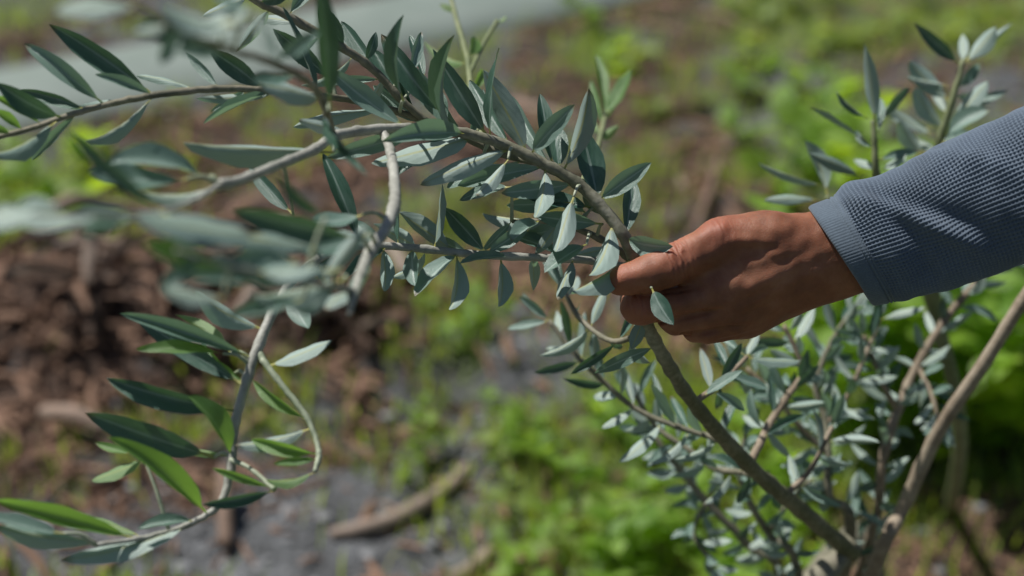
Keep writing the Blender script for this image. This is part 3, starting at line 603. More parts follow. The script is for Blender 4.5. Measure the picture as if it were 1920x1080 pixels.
for bx, by, tx, ty, w, d0, dd, kd, par in [
 (1640,232, 1621,82, 32, 1.29,-.02,'g',u0), (1627,266, 1518,202, 16, 1.29,.0,'e',u0), (1646,252, 1650,184, 20, 1.29,.02,'g',u0), (1628,222, 1568,170, 12, 1.29,.01,'e',u0), (1640,240,1705,165,16,1.29,.03,'e',u0),
 (1550,365, 1510,264, 36, 1.31,.0,'b',u2), (1616,332, 1518,288, 26, 1.31,-.02,'s',u0), (1545,350, 1422,305, 14, 1.31,.0,'b',u2), (1535,375, 1433,376, 20, 1.31,-.01,'b',u2), (1645,300,1720,285,22,1.30,.01,'s',u0), (1648,320,1600,300,18,1.3,.02,'b',u0),
 (1655,320, 1700,290, 26,1.3,.0,'s',u0), (1640,280,1605,245,16,1.29,.02,'g',u0),
 (1800,122, 1714,42, 30, 1.35,.0,'d',u1), (1809,115, 1868,50, 34, 1.35,-.01,'b',u1), (1806,118, 1804,64, 20, 1.35,.02,'b',u1), (1812,120,1898,44,20,1.35,.04,'g',u1), (1781,190, 1704,114, 40, 1.35,.0,'b',u1), (1778,160, 1700,144, 16, 1.35,.0,'s',u1), (1772,242, 1714,165, 40, 1.355,-.01,'b',u1),
 (1782,232, 1852,153, 36, 1.355,-.01,'s',u1), (1800,212, 1892,168, 22, 1.355,.0,'s',u1), (1770,260, 1858,205, 36, 1.355,-.02,'b',u1), (1752,252, 1662,198, 22, 1.36,.0,'s',u1), (1735,288, 1685,228, 36, 1.36,-.01,'b',u1), (1745,240,1665,215,18,1.37,.02,'g',u1),
 (1795,165,1835,120,24,1.36,.02,'g',u1), (1760,285,1700,250,24,1.37,.02,'s',u1), (1790,180,1840,190,20,1.36,.02,'g',u1), (1765,270,1820,250,26,1.37,.01,'s',u1), (1750,310,1690,300,26,1.37,.0,'s',u1), (1745,330,1660,330,24,1.37,.01,'s',u1), (1775,215,1740,140,22,1.37,.03,'s',u1)]:
    place_leaf(par, b2, P(bx, by, d0), P(tx, ty, d0 + dd), w * S * d0, kd)


# ------------------------------------------------------------------ person: hand and forearm (one continuous surface), sleeve and cuff
D0 = 1.07; U = S * D0                                  # metres per picture pixel at the hand
HO = P(1350, 520, D0)
def H(x, y, z): return HO + (float(x - 1350) * RIGHT - float(y - 520) * UPV - float(z) * FWD) * U   # z towards the lens

def sdf_cone(X, Y, Z, a, b_, ra, rb):
    a = np.array(a, np.float32); b_ = np.array(b_, np.float32); d = b_ - a; L2 = float((d * d).sum())
    px, py, pz = X - a[0], Y - a[1], Z - a[2]
    t = np.clip((px * d[0] + py * d[1] + pz * d[2]) / L2, 0, 1)
    q = np.sqrt((px - t * d[0]) ** 2 + (py - t * d[1]) ** 2 + (pz - t * d[2]) ** 2)
    return q - (ra + (rb - ra) * t)

def sdf_ell(X, Y, Z, c, r, ang=0):
    px, py, pz = X - c[0], Y - c[1], Z - c[2]
    ca, sa = math.cos(ang), math.sin(ang); px, py = px * ca + py * sa, -px * sa + py * ca
    k0 = np.sqrt((px / r[0]) ** 2 + (py / r[1]) ** 2 + (pz / r[2]) ** 2) + 1e-6
    return (k0 - 1) * min(r)

def smin(a, b_, k):
    h = np.clip(0.5 + 0.5 * (b_ - a) / k, 0, 1)
    return b_ + (a - b_) * h - k * h * (1 - h)

def chain(X, Y, Z, pts, k=6):
    f = None
    for (a, ra), (b_, rb) in zip(pts[:-1], pts[1:]):
        g = sdf_cone(X, Y, Z, a, b_, ra, rb); f = g if f is None else smin(f, g, k)
    return f

def surface_nets(F, org, h):
    s = F < 0
    nx, ny, nz = F.shape
    c8 = [(i, j, k) for i in (0, 1) for j in (0, 1) for k in (0, 1)]
    def sl(A, o): return A[o[0]:nx - 1 + o[0], o[1]:ny - 1 + o[1], o[2]:nz - 1 + o[2]]
    cnt = sum(sl(s, o).astype(np.int8) for o in c8)
    act = (cnt > 0) & (cnt < 8)
    idx = -np.ones(act.shape, np.int64); ii = np.argwhere(act); idx[act] = np.arange(len(ii))
    acc = np.zeros((len(ii), 3)); num = np.zeros(len(ii))
    vals = {o: sl(F, o)[act] for o in c8}
    for o in c8:
        for ax in range(3):
            if o[ax]: continue
            p = list(o); p[ax] = 1; p = tuple(p)
            a, b_ = vals[o], vals[p]; m_ = (a < 0) != (b_ < 0)
            t = np.where(m_, a / np.where(m_, a - b_, 1), 0)
            e = np.zeros((len(ii), 3)); e += np.array(o); e[:, ax] += t
            acc[m_] += e[m_]; num[m_] += 1
    V = (ii + acc / num[:, None]) * h + np.array(org)
    faces = []
    for ax in range(3):
        u, v = (ax + 1) % 3, (ax + 2) % 3
        A = [slice(1, -1)] * 3; Bs = [slice(1, -1)] * 3
        A[ax] = slice(0, F.shape[ax] - 1); Bs[ax] = slice(1, F.shape[ax])
        sa, sb_ = s[tuple(A)], s[tuple(Bs)]
        for sign, mm in ((1, sa & ~sb_), (-1, ~sa & sb_)):
            g = np.argwhere(mm)
            if not len(g): continue
            off = np.ones(3, int); off[ax] = 0; g = g + off
            def cell(du, dv):
                q = g.copy(); q[:, u] -= du; q[:, v] -= dv; return idx[q[:, 0], q[:, 1], q[:, 2]]
            f = np.stack([cell(1, 1), cell(0, 1), cell(0, 0), cell(1, 0)], 1)
            if sign < 0: f = f[:, ::-1]
            faces.append(f)
    return V, np.concatenate(faces)

hs = 2.3
xs = np.arange(1095, 1770, hs, np.float32); ys = np.arange(360, 690, hs, np.float32); zs = np.arange(-150, 105, hs, np.float32)
X, Y, Z = np.meshgrid(xs, ys, zs, indexing='ij')
# back of the hand: metacarpals fanning out of the wrist
wr = sdf_ell(X, Y, Z, (1640, 452, -22), (170, 84, 66), -0.42)
palm = chain(X, Y, Z, [((1560, 468, 2), 50), ((1345, 548, 16), 38)])
palm = smin(palm, chain(X, Y, Z, [((1560, 482, -14), 52), ((1362, 582, -4), 37)]), 26)
palm = smin(palm, chain(X, Y, Z, [((1565, 492, -34), 48), ((1385, 600, -28), 34)]), 26)
palm = smin(palm, chain(X, Y, Z, [((1570, 498, -50), 44), ((1412, 604, -54), 30)]), 26)
palm = smin(palm, sdf_ell(X, Y, Z, (1450, 530, -45), (110, 62, 42), -0.42), 22)
hand = smin(palm, wr, 40)
# thumb metacarpal, its knuckle and the web to the index finger
tmc = chain(X, Y, Z, [((1550, 450, -5), 50), ((1450, 447, 14), 45), ((1352, 451, 26), 37)], 14)
hand = smin(hand, tmc, 34)
hand = smin(hand, sdf_ell(X, Y, Z, (1400, 500, 8), (80, 46, 40), -0.3), 34)
hand = smin(hand, sdf_ell(X, Y, Z, (1336, 440, 24), (24, 24, 26)), 18)
hand = smin(hand, sdf_ell(X, Y, Z, (1418, 437, 10), (75, 36, 36)), 24)
hand = smin(hand, sdf_ell(X, Y, Z, (1322, 520, 14), (50, 34, 24), -0.1), 16)
thumb = chain(X, Y, Z, [((1348, 452, 28), 37), ((1292, 480, 36), 36), ((1248, 500, 40), 37), ((1212, 514, 40), 34.5), ((1172, 524, 38), 29), ((1158, 529, 36), 25)], 8)
thumb = smin(thumb, sdf_ell(X, Y, Z, (1200, 522, 24), (42, 26, 24), 0.25), 10)
hand = smin(hand, thumb, 16)
# fingers: knuckle, middle joint, then curling away from the lens behind the branch
def finger(pts, k, kb):
    global hand
    f = chain(X, Y, Z, pts, k); hand = smin(hand, f, kb)
finger([((1400, 606, -52), 30), ((1362, 616, -66), 26), ((1335, 605, -105), 23), ((1375, 580, -118), 21)], 6, 10)
finger([((1380, 604, -28), 33), ((1330, 617, -34), 29), ((1312, 616, -44), 27.5), ((1298, 588, -98), 25), ((1335, 560, -115), 23)], 6, 7)
finger([((1352, 584, 0), 35), ((1296, 597, -12), 30.5), ((1266, 598, -20), 29.5), ((1252, 577, -78), 26), ((1290, 545, -100), 24)], 6, 6)
finger([((1340, 552, 14), 35), ((1262, 570, 8), 31), ((1204, 577, 4), 31), ((1194, 577, -4), 30), ((1196, 560, -62), 28), ((1232, 528, -70), 25), ((1262, 515, -66), 21)], 6, 5)
# tendons and veins under the skin
def ridge(a, b_, ra, rb, k):
    global hand
    hand = smin(hand, sdf_cone(X, Y, Z, a, b_, ra, rb), k)
ridge((1540, 470, 44), (1400, 536, 46), 5, 8, 16); ridge((1520, 500, 34), (1390, 570, 29), 5, 7, 16)
ridge((1440, 455, 54), (1368, 452, 58), 5, 6, 12); ridge((1420, 490, 50), (1370, 508, 48), 4, 5, 10); ridge((1500, 470, 46), (1440, 478, 54), 4, 4, 10)
V, Fq = surface_nets(hand, (xs[0], ys[0], zs[0]), hs)
# creases over the thumb joint and the finger joints (skin folds, in depth)
gn = np.zeros_like(V); tri = V[Fq]
fn = np.cross(tri[:, 2] - tri[:, 0], tri[:, 3] - tri[:, 1])
for k in range(4): np.add.at(gn, Fq[:, k], fn)
gn /= np.linalg.norm(gn, axis=1)[:, None] + 1e-9
def creases(c, d, per, amp, wid, ln):
    d = np.array(d, float); d /= np.linalg.norm(d); r = V - np.array(c); s_ = r @ d; q = np.linalg.norm(r - s_[:, None] * d, axis=1)
    g = np.exp(-(s_ / wid) ** 2) * np.exp(-(q / ln) ** 2)
    return -amp * g * (0.5 + 0.5 * np.cos(2 * math.pi * s_ / per + 1.3 * np.sin(q * 0.12) + 1.1 * np.sin(r[:, 1] * 0.17 + s_ * 0.23) + 0.8 * np.sin(s_ * 0.31)))
if np.mean((V - V.mean(0)) * gn) < 0: gn = -gn
disp = creases((1268, 480, 70), (-1, .35, 0), 10, 2.6, 24, 44) + creases((1345, 430, 55), (-1, .25, 0), 13, 1.1, 22, 34) + creases((1200, 565, 25), (-1, .1, 0), 12, 1.8, 20, 34)
def groove(a, b_, amp, wid):     # the folds where one finger lies against the next
    a = np.array(a, float); b_ = np.array(b_, float); d = b_ - a; r = V[:, :2] - a
    t = np.clip((r @ d) / (d @ d), 0, 1); q = np.linalg.norm(r - t[:, None] * d, axis=1)
    return -amp * np.exp(-(q / wid) ** 2) * (gn[:, 2] > 0.05) * np.clip(2.2 - 2.0 * t, 0.25, 1)
disp += groove((1234, 606), (1345, 580), 9, 4.2) + groove((1280, 630), (1395, 610), 8.5, 4.2) + groove((1222, 552), (1300, 541), 3, 4)
disp += groove((1352, 640), (1420, 622), 3, 4)
rn = np.random.RandomState(3)
for _ in range(26):      # faint uneven fullness of the skin
    kv = rn.normal(size=3) * 0.07; disp += 0.22 * np.sin(V @ kv + rn.rand() * 6)
V = V + gn * disp[:, None]
flush = np.zeros(len(V))
for c, r_ in (((1165, 525, 50), 38), ((1195, 575, 20), 40), ((1338, 425, 50), 40), ((1260, 480, 60), 40)):
    flush = np.maximum(flush, np.exp(-((V - np.array(c)) ** 2).sum(1) / r_ ** 2))
ho = np.array(HO); wv_ = ho + ((V[:, :1] - 1350) * np.array(RIGHT) - (V[:, 1:2] - 520) * np.array(UPV) - V[:, 2:] * np.array(FWD)) * U
person = mesh_obj('person', [tuple(v) for v in (wv_ - ho)], [tuple(int(i) for i in f) for f in Fq], M['skin'])
person.location = HO
bm = bmesh.new(); bm.from_mesh(person.data); bmesh.ops.recalc_face_normals(bm, faces=bm.faces); bm.to_mesh(person.data); bm.free()
fa_ = person.data.attributes.new('flush', 'FLOAT', 'POINT'); fa_.data.foreach_set('value', flush.astype(np.float32))
tag(person, 'person reaching in from the right, brown hand pinching the branch, blue waffle-knit sleeve', 'person')

# sleeve: rings round the forearm, running up out of the frame to the elbow and upper arm
AX = [(1578, 480, 0, 109, 84), (1650, 455, 10, 112, 90), (1720, 431, 22, 122, 98), (1820, 388, 42, 130, 106), (1920, 346, 62, 133, 112), (2060, 290, 95, 140, 120), (2300, 200, 150, 160, 135), (2550, 120, 200, 175, 150), (2700, 0, 230, 180, 160), (2760, -200, 235, 190, 170)]
axs = catmull([np.array(a, float) for a in AX], 24)
cum = [0.0]
for i in range(1, len(axs)): cum.append(cum[-1] + float(np.linalg.norm(axs[i][:3] - axs[i - 1][:3])))
cum = np.array(cum); axa = np.array(axs)
def ax_at(s): return np.array([np.interp(s, cum, axa[:, k]) for k in range(5)])
def ring_frame(s):
    c = ax_at(s); t = ax_at(s + 4) - ax_at(max(0, s - 4)); t = t[:3] / np.linalg.norm(t[:3])
    k = max(0.0, 1 - s / 260)
    e1 = np.array([0.357 + 0.20 * k, 0.934 - 0.09 * k, 0]); e1 -= t * e1.dot(t) * (1 - k); e1 /= np.linalg.norm(e1)
    e2 = np.array([0, 0, 1.0]) - 0.16 * np.array([t[0], t[1], 0]); e2 -= e1 * e2.dot(e1); e2 /= np.linalg.norm(e2)
    return c, t, e1, e2
def fold_disp(s, ph):
    """soft folds of the cloth (px). ph: 0 = bottom, pi = top, pi/2 = towards the lens"""
    f = 0.0
    f += 9 * math.exp(-((s - 72 - 14 * math.sin(ph)) / 26) ** 2) * (0.4 + 0.6 * max(0, -math.cos(ph)))          # puff above the cuff
    f -= 5 * math.exp(-((s - 122 - 25 * math.cos(ph)) / 16) ** 2) * max(0, math.sin(ph)) 
    w = s - 150 + 105 * (ph - 1.75)                                       # diagonal fold
    f += 10 * math.exp(-(w / 22) ** 2) * math.exp(-((ph - 1.7) / 0.65) ** 2)
    f -= 7 * math.exp(-((w - 42) / 24) ** 2) * math.exp(-((ph - 1.7) / 0.7) ** 2)
    w2 = s - 290 + 120 * (ph - 2.2); f += 7 * math.exp(-(w2 / 34) ** 2) * math.exp(-((ph - 2.3) / 0.6) ** 2)
    w3 = s - 330 - 90 * (ph - 1.2); f += 6 * math.exp(-(w3 / 40) ** 2) * math.exp(-((ph - 1.1) / 0.6) ** 2)
    f += 3.0 * noise.noise(Vector((s * 0.011, math.cos(ph) * 1.6, math.sin(ph) * 1.6))) + 2.2 * noise.noise(Vector((s * 0.03, math.cos(ph) * 2.5, math.sin(ph) * 2.5)))
    return 1.45 * f
def loft(slist, nseg, rad_off, waffle=False, rib=False):
    vs = []
    cs = [(math.cos(2 * math.pi * k / nseg), math.sin(2 * math.pi * k / nseg)) for k in range(nseg)]
    for s, off in zip(slist, rad_off):
        c, t, e1, e2 = ring_frame(max(0, s)); c3 = c[:3] + (t * s if s < 0 else 0)
        for k, (co, si) in enumerate(cs):
            ph = 2 * math.pi * k / nseg
            r = off + (fold_disp(s, ph) * min(1, max(0, (s - 20) / 40)))
            if rib: r += 0.35 * math.cos(2 * math.pi * 120 * k / nseg) + 1.6 * noise.noise(Vector((s * .02, co * 2.5, si * 2.5)))
            if waffle:
                wp = 1.6 * noise.noise(Vector((s * 0.018, co * 2, si * 2))); a = math.cos(2 * math.pi * (s + wp * 1.5) / 7.0 + 0.6 * wp); b_ = math.cos(2 * math.pi * 104 * k / nseg + 1.1 * wp)
                r += 2.5 * max(b_, 0.75 * a - 0.1) * min(1, max(0, s - 40) / 8)
            p = c3 + e1 * co * (c[3] + r) + e2 * si * (c[4] + r)
            vs.append(tuple(H(*p) - HO))
    m_ = len(slist); fs = []
    for i in range(m_ - 1):
        for k in range(nseg):
            k2 = (k + 1) % nseg
            fs.append((i * nseg + k, i * nseg + k2, (i + 1) * nseg + k2, (i + 1) * nseg + k))
    return vs, fs
sl_s = list(np.arange(40, 470, 1.5)) + list(np.arange(475, cum[-1] - 6, 14))
vs, fs = loft(sl_s, 624, [0.0] * len(sl_s), True)
fs.append(tuple((len(sl_s) - 1) * 624 + k for k in range(624)))
sleeve = mesh_obj('sleeve', vs, fs, M['sleeve'], person)
cs_ = [14, 4, -1, -3, -1.5, 2, 6, 11, 17, 23, 29, 32, 34, 36, 38, 40, 42, 44, 46, 48]
co_ = [-12, -11, -7, -3, 0.5, 2.2, 3, 3, 3, 3, 3, 2.6, -0.2, 2.8, 3.2, 2.4, -0.2, 2.6, 2.0, -3]
vs, fs = loft(cs_, 480, co_, rib=True)
cuff = mesh_obj('cuff', vs, fs, M['cuff'], sleeve)

# ------------------------------------------------------------------ litter, sticks, stones
rd = random.Random(5)
def chip_mesh(seed, mat, nseg=5):
    r = random.Random(seed); vs, fs = [], []
    curve = r.uniform(-.12, .12); arch = r.uniform(0.02, 0.12); w = r.uniform(.05, .17); th = r.uniform(.02, .05); sag = r.uniform(0.02, .07)
    for i in range(nseg + 1):
        t = i / nseg; ww = w * (0.55 + 0.6 * math.sin(math.pi * min(1, max(0, t * .86 + .1)))) * r.uniform(.8, 1.15)
        x = t - 0.5 + r.uniform(-.02, .02); y0 = curve * 4 * t * (1 - t); z0 = arch * 4 * t * (1 - t)
        for yy, zz in ((-.5, -sag), (0, 0), (.5, -sag), (.45, -sag - th), (0, -th), (-.45, -sag - th)):
            vs.append((x, y0 + yy * ww, z0 + zz + r.uniform(-.006, .006)))
    for i in range(nseg):
        for k in range(6):
            fs.append((i * 6 + k, (i + 1) * 6 + k, (i + 1) * 6 + (k + 1) % 6, i * 6 + (k + 1) % 6))
    fs.append(tuple(range(6))); fs.append(tuple(nseg * 6 + k for k in reversed(range(6))))
    me = bpy.data.meshes.new('bark_piece'); me.from_pydata(vs, [], fs); me.materials.append(mat); me.update()
    bm = bmesh.new(); bm.from_mesh(me); bmesh.ops.recalc_face_normals(bm, faces=bm.faces); bm.to_mesh(me); bm.free()
    return me
CHIPS = [chip_mesh(i, M['chip']) for i in range(9)] + [chip_mesh(40 + i, M['wood']) for i in range(4)]
def put_chip(x, y, L, rz, tilt=0.0, roll=0.0, lift=0.0, me=None, name='bark_piece'):
    o = bpy.data.objects.new(name, me or rd.choice(CHIPS)); COL.objects.link(o)
    o.location = (x, y, ground_z(x, y) + 0.05 * L + lift); o.rotation_euler = (roll, tilt, rz); o.scale = (L, L * rd.uniform(.8, 1.3), L)
    return o
# the ones that can be told apart
def stick(pts, name, label, cat, mat, group=None, wob=0.06):
    w = []
    for x, y, h_, r in pts:
        g = ground_at(x, y); w.append((g.x, g.y, ground_z(g.x, g.y) + h_, r))
    c = Vector(w[0][:3]); sm = [tuple(q) for q in catmull(w, 6)]
    vs, fs = tube_data(sm, 10, 0, hash(label) % 99, wob)
    o = mesh_obj(name, [tuple(Vector(v) - c) for v in vs], fs, mat); o.location = c
    return tag(o, label, cat, group)
stick([(618, 996, .010, .007), (680, 992, .012, .0105), (740, 972, .014, .0115), (800, 938, .016, .011), (850, 898, .018, .009), (875, 876, .018, .006)], 'stick', 'curved barkless stick lying on grey soil below the drooping twig', 'stick', M['wood'])
stick([(846, 1082, .012, .009), (880, 1058, .014, .011), (920, 1034, .016, .009)], 'stick', 'short pale stick end at the bottom edge beside the green weeds', 'stick', M['wood'])
stick([(95, 600, .06, .010), (160, 565, .09, .012), (215, 535, .11, .011), (250, 512, .10, .008)], 'stick', 'straight brown stick lying across the bark heap at far left', 'stick', M['wood'])
stick([(255, 525, .09, .008), (295, 565, .08, .009), (330, 605, .06, .008)], 'stick', 'brown stick in the bark heap pointing down towards the drooping twig', 'stick', M['chip'])
stick([(425, 1025, .012, .010), (424, 985, .03, .011), (426, 945, .05, .010)], 'stick', 'upright brown stub behind the bottom of the drooping twig', 'stick', M['wood'])
stick([(440, 690, .05, .012), (500, 660, .07, .013), (545, 610, .09, .011)], 'stick', 'pale brown stick behind the fork of the drooping twig', 'stick', M['wood'])
stick([(720, 580, .05, .014), (745, 605, .04, .015), (768, 628, .03, .012)], 'stick', 'short orange-brown stick above the dark hollow in the heap', 'stick', M['wood'])
stick([(1300, 450, .02, .007), (1335, 380, .025, .008), (1348, 320, .025, .006)], 'stick', 'thin brown stick lying behind the knuckles of the hand', 'stick', M['wood'])
stick([(90, 830, .04, .012), (150, 850, .04, .014), (205, 862, .03, .010)], 'stick', 'brown stick on the left beside the long drooping leaves', 'stick', M['wood'])

cand = []
tries = 0
while len(cand) < 2300 and tries < 60000:
    tries += 1
    if rd.random() < 0.8: x, y = rd.uniform(-150, 2000), rd.uniform(-30, 1150); g = ground_at(x, y)
    else: g = Vector((rd.uniform(-3, 3), rd.uniform(0.8, 6.5), 0)); x, y, _ = to_px(g)
    if path_dist(g.x, g.y) > -0.04 or (1590 < x < 2100 and 870 < y < 1120): continue  # no scraps on the corner painted dark as shade
    c = cover(g)
    inheap = math.exp(-(((x - 400) / 520) ** 2 + ((y - 640) / 130) ** 2))
    if rd.random() > max(0.03, c[0] ** 1.5 * (1 - 0.8 * c[1])) + 0.25 * inheap: continue
    cand.append((g.x, g.y, x, y, inheap))
cand.sort(key=lambda q: -(1.0 if -40 < q[2] < 1960 and -20 < q[3] < 1100 else 0) * (q[3] + 700 * q[4]))
hp_ = [q for q in cand if q[2] < 950 and 430 < q[3] < 900 and q[2] > -60][:190]
up_ = [q for q in cand if q[3] <= 430 and -40 < q[2] < 1960 and q[3] > -20]
rd.shuffle(up_); keep = hp_ + up_[:80]; ks_ = set(id(q) for q in keep); nr_ = [q for q in cand if id(q) not in ks_ and q[3] > 430 and -40 < q[2] < 1600][:25]; keep += nr_; ks_ |= set(id(q) for q in nr_)
rest = [q for q in cand if id(q) not in ks_]
GRP = [('brown bark piece in the litter heap on the left, out of focus', 'bark pieces in the left litter heap'),
       ('brown bark scrap on the ground farther back, above the litter heap', 'bark scraps farther back'),
       ('small bark scrap on the soil near the bottom of the picture', 'bark scraps on the near soil')]
for gx_, gy_, x, y, hp in keep:
    L = rd.uniform(0.05, 0.13) * (1.3 if hp > .3 else (1.5 if y < 430 else 1))
    o = put_chip(gx_, gy_, L, rd.uniform(0, 6.28), rd.uniform(-.45, .45) * (1 if hp > .2 else .3), rd.uniform(-.6, .6), rd.uniform(0, .07) * (hp > .2))
    k = 0 if (x < 950 and 430 < y < 900) else (1 if y <= 430 else 2)
    tag(o, GRP[k][0], 'bark', GRP[k][1])
# the rest of the litter: one mass
lv, lf_ = [], []
for gx_, gy_, x, y, hp in rest:
    me = rd.choice(CHIPS); L = rd.uniform(.04, .11)
    mt = Matrix.Translation((gx_, gy_, ground_z(gx_, gy_) + 0.05 * L)) @ Matrix.Rotation(rd.uniform(0, 6.28), 4, 'Z') @ Matrix.Rotation(rd.uniform(-.4, .4), 4, 'Y') @ Matrix.Scale(L, 4)
    b0 = len(lv); lv += [tuple(mt @ v.co) for v in me.vertices]; lf_ += [tuple(b0 + i for i in p.vertices) for p in me.polygons]
for _ in range(9000):    # crumbs
    x, y = rd.uniform(-250, 2150), rd.uniform(-40, 1180); g = ground_at(x, y)
    if path_dist(g.x, g.y) > -0.02: continue
    c = cover(g)
    if rd.random() > 0.12 + c[0]: continue
    me = rd.choice(CHIPS[:9]); L = rd.uniform(.012, .045)
    mt = Matrix.Translation((g.x, g.y, ground_z(g.x, g.y) + 0.1 * L)) @ Matrix.Rotation(rd.uniform(0, 6.28), 4, 'Z') @ Matrix.Rotation(rd.uniform(-.5, .5), 4, 'Y') @ Matrix.Scale(L, 4)
    b0 = len(lv); lv += [tuple(mt @ v.co) for v in me.vertices]; lf_ += [tuple(b0 + i for i in p.vertices) for p in me.polygons]
lit = mesh_obj('bark_litter', lv, lf_, M['chip'], smooth=False); tag(lit, 'fine brown bark litter strewn over the soil', 'litter', kind='stuff')

# stones on the grey soil: uncountable gravel
sv, sf = [], []
ico = bmesh.new(); bmesh.ops.create_icosphere(ico, subdivisions=1, radius=1); icv = [v.co.copy() for v in ico.verts]; icf = [[v.index for v in f.verts] for f in ico.faces]; ico.free()
for _ in range(2600):
    x, y = rd.uniform(-250, 2150), rd.uniform(-20, 1180); g = ground_at(x, y)
    if path_dist(g.x, g.y) > -0.02: continue
    c = cover(g)
    if rd.random() > 0.15 + c[2]: continue
    r_ = rd.choice((.003, .004, .006, .009)) * rd.uniform(.7, 1.6); q = [rd.uniform(.7, 1.3) for _ in range(3)]
    b0 = len(sv); zz = ground_z(g.x, g.y)
    sv += [(g.x + v.x * r_ * q[0], g.y + v.y * r_ * q[1], zz + v.z * r_ * q[2] * .6 + r_ * .2) for v in icv]; sf += [tuple(b0 + i for i in f) for f in icf]
gr = mesh_obj('gravel', sv, sf, M['stone'], smooth=False); tag(gr, 'loose grey gravel and clods on the soil', 'gravel', kind='stuff')

# ------------------------------------------------------------------ low grass (uncountable) and weeds (plants one by one)
bv, bf, bt = [], [], []
for _ in range(60000):
    if len(bf) > 44000: break
    x, y = rd.uniform(-350, 2300), rd.uniform(-40, 1200); g = ground_at(x, y)
    if path_dist(g.x, g.y) > 0.0: continue
    c = cover(g); cl = noise.noise(Vector((g.x * 9, g.y * 9, 1.7)))
    if rd.random() > c[1] * (0.75 + 1.2 * cl) * (1 - 0.7 * c[2]) + 0.006: continue
    z0 = ground_z(g.x, g.y); hh = rd.uniform(.015, .06) * (1 + .8 * max(0, cl)); an = rd.uniform(0, 6.28); lean = rd.uniform(.1, .8) * hh; wd = rd.uniform(.0012, .003)
    dx, dy = math.cos(an), math.sin(an); b0 = len(bv)
    bv += [(g.x - dy * wd, g.y + dx * wd, z0 - .003), (g.x + dy * wd, g.y - dx * wd, z0 - .003),
           (g.x + dx * lean * .4 + dy * wd, g.y + dy * lean * .4 - dx * wd, z0 + hh * .6), (g.x + dx * lean * .4 - dy * wd, g.y + dy * lean * .4 + dx * wd, z0 + hh * .6),
           (g.x + dx * lean, g.y + dy * lean, z0 + hh)]
    bf += [(b0, b0 + 1, b0 + 2, b0 + 3), (b0 + 3, b0 + 2, b0 + 4)]; t_ = rd.random(); bt += [t_] * 5
grass = mesh_obj('grass', bv, bf, M['grass']); tag(grass, 'short yellow-green grass and moss growing in patches on the soil', 'grass', kind='stuff')
ga = grass.data.attributes.new('tint', 'FLOAT', 'POINT'); ga.data.foreach_set('value', bt)

WLEAF = {k: [leaf_mesh('weed_leaf', M[k], bend=.12, side=sd, fold=.3, fat=.62, twist=.2, shift=-.18, pet=.16) for sd in (0, .06, -.06)] for k in ('weed', 'weed_yellow')}
m, n, l, b = mat_new('weed_stem'); b.inputs['Base Color'].default_value = (0.13, 0.20, 0.05, 1); M['wstem'] = m
def make_weed(seed, height, nleaf, lsize, kind, spread=1.0):
    """root Empty with a stem (branching) and leaves"""
    r = random.Random(seed)
    root = bpy.data.objects.new('weed', None); root.empty_display_size = .03
    vs, fs = [], []; spots = []
    nst = max(2, int(nleaf / 6))
    for i in range(nst):
        a = r.uniform(0, 6.28); sp_ = r.uniform(.15, .6) * spread * height; h_ = height * r.uniform(.6, 1.05)
        pts = [(0, 0, -.01, .0016), (math.cos(a) * sp_ * .35, math.sin(a) * sp_ * .35, h_ * .5, .0013), (math.cos(a) * sp_, math.sin(a) * sp_, h_, .0007)]
        sm = [tuple(q) for q in catmull(pts, 4)]; v_, f_ = tube_data(sm, 5, 0, seed)
        b0 = len(vs); vs += v_; fs += [tuple(b0 + j for j in f) for f in f_]
        for q in sm[2:]: spots.append(Vector(q[:3]))
    me = bpy.data.meshes.new('stem'); me.from_pydata(vs, [], fs); me.materials.append(M['wstem']); me.update()
    parts = [bpy.data.objects.new('stem', me)]
    for i in range(nleaf):
        c = spots[i % len(spots)]; a = r.uniform(0, 6.28); up = r.uniform(-.15, .6)
        ax = Vector((math.cos(a), math.sin(a), up)).normalized(); nn = (Vector((0, 0, 1)) + Vector((r.uniform(-.5, .5), r.uniform(-.5, .5), 0)))
        nn = (nn - ax * nn.dot(ax)).normalized(); yy = nn.cross(ax); L = lsize * r.uniform(.65, 1.3); w = L * r.uniform(.5, .75)
        mt = Matrix(((ax.x, yy.x, nn.x), (ax.y, yy.y, nn.y), (ax.z, yy.z, nn.z))).to_4x4() @ Matrix.Diagonal((L, w, L, 1)); mt.translation = c
        o = bpy.data.objects.new('leaf', r.choice(WLEAF[kind])); o.matrix_basis = mt; parts.append(o)
    for p in parts: p.parent = root
    return root, parts
def put_weed(proto, x, y, rz, sc, label, group):
    r0, parts = proto; root = r0.copy(); COL.objects.link(root)
    root.location = (x, y, ground_z(x, y)); root.rotation_euler = (0, 0, rz); root.scale = (sc, sc, sc)
    for p in parts:
        q = p.copy(); COL.objects.link(q); q.parent = root
    return tag(root, label, 'weed', group)
LOWY = [make_weed(70 + i, .11, 12, .030, 'weed_yellow', 1.2) for i in range(2)]
LOW = [make_weed(i, .09, 13, .034, 'weed') for i in range(4)]
TALL = [make_weed(20 + i, .32, 36, .075, 'weed', 1.1) for i in range(3)]
FAR = [make_weed(40 + i, .06, 9, .045, 'weed_yellow', 1.6) for i in range(3)] + [make_weed(50 + i, .08, 9, .05, 'weed', 1.4) for i in range(2)]
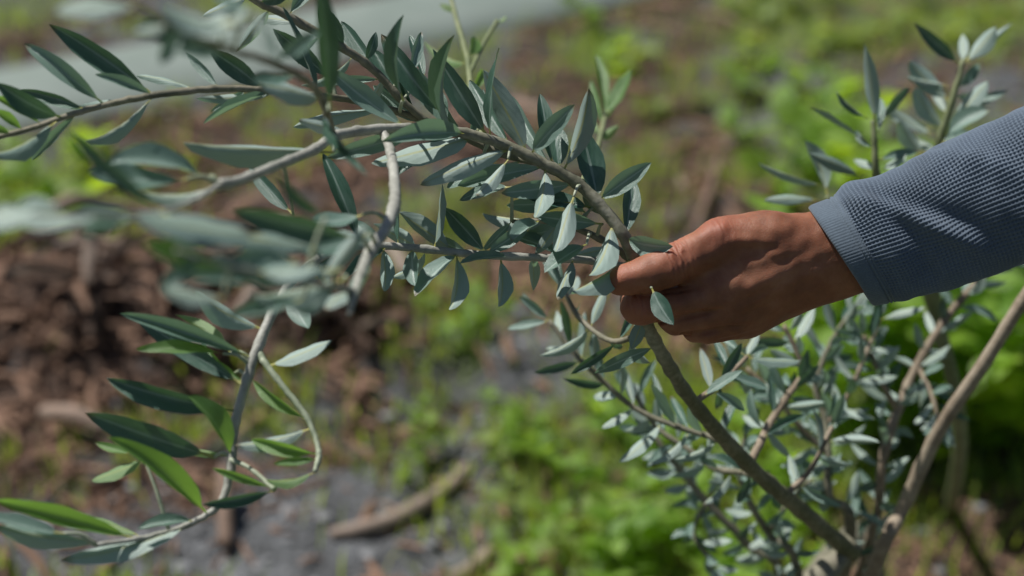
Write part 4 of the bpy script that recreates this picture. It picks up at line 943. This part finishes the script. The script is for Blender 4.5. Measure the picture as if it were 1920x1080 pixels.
def scatter(protos, num, box, ell, label, group, smin_, smax):
    k = 0; t_ = 0
    while k < num and t_ < 4000:
        t_ += 1
        x, y = rd.uniform(box[0], box[2]), rd.uniform(box[1], box[3])
        if ell and ((x - ell[0]) / ell[2]) ** 2 + ((y - ell[1]) / ell[3]) ** 2 > 1: continue
        g = ground_at(x, y)
        if path_dist(g.x, g.y) > -.05: continue
        put_weed(rd.choice(protos), g.x, g.y, rd.uniform(0, 6.28), rd.uniform(smin_, smax), label, group); k += 1
scatter(LOW, 40, (900, 740, 1660, 1200), (1260, 980, 330, 230), 'bright green small-leaved weed in the patch below the hand', 'weeds in the patch below the hand', .7, 1.2)
scatter(TALL, 16, (1540, 640, 2150, 960), (1850, 800, 300, 150), 'tall bright green weed behind the bare right-hand olive stem', 'tall weeds behind the right stem', .7, 1.2)
scatter(LOW, 22, (1420, 540, 2100, 800), None, 'bright green small-leaved weed under the sleeve', 'weeds under the sleeve', .8, 1.3)
scatter(FAR[3:], 18, (1370, 170, 1660, 420), None, 'vivid green broad weed behind the wrist and the slender shoots', 'weeds behind the wrist', 1.0, 1.6)
scatter(FAR[:3], 20, (1300, 0, 1960, 110), None, 'yellow-green weed in the strip along the top right', 'weeds along the top right', .8, 1.4)
scatter(FAR, 8, (1040, 60, 1420, 230), None, 'yellow-green weed on the litter beyond the arching branch', 'weeds beyond the arching branch', .8, 1.4)
scatter(FAR, 14, (-60, 310, 260, 490), None, 'yellow-green weed on the left behind the blurred leaves', 'weeds on the left', .8, 1.3)
scatter(LOW, 9, (560, 640, 960, 900), None, 'small green weed on the soil between the drooping twig and the patch', 'weeds between twig and patch', .35, .7)
scatter(LOW, 8, (820, 540, 960, 720), None, 'small green weed at the end of the litter heap', 'weeds at the heap end', .4, .8)
scatter(LOWY, 14, (900, 760, 1660, 1150), (1240, 960, 320, 200), 'yellowish small-leaved weed among the greener ones below the hand', 'yellowish weeds below the hand', .7, 1.2)
scatter(TALL, 9, (1590, 830, 2000, 885), None, 'tall bright green weed shading the dark soil at lower right', 'tall weeds over the dark soil', .8, 1.15)
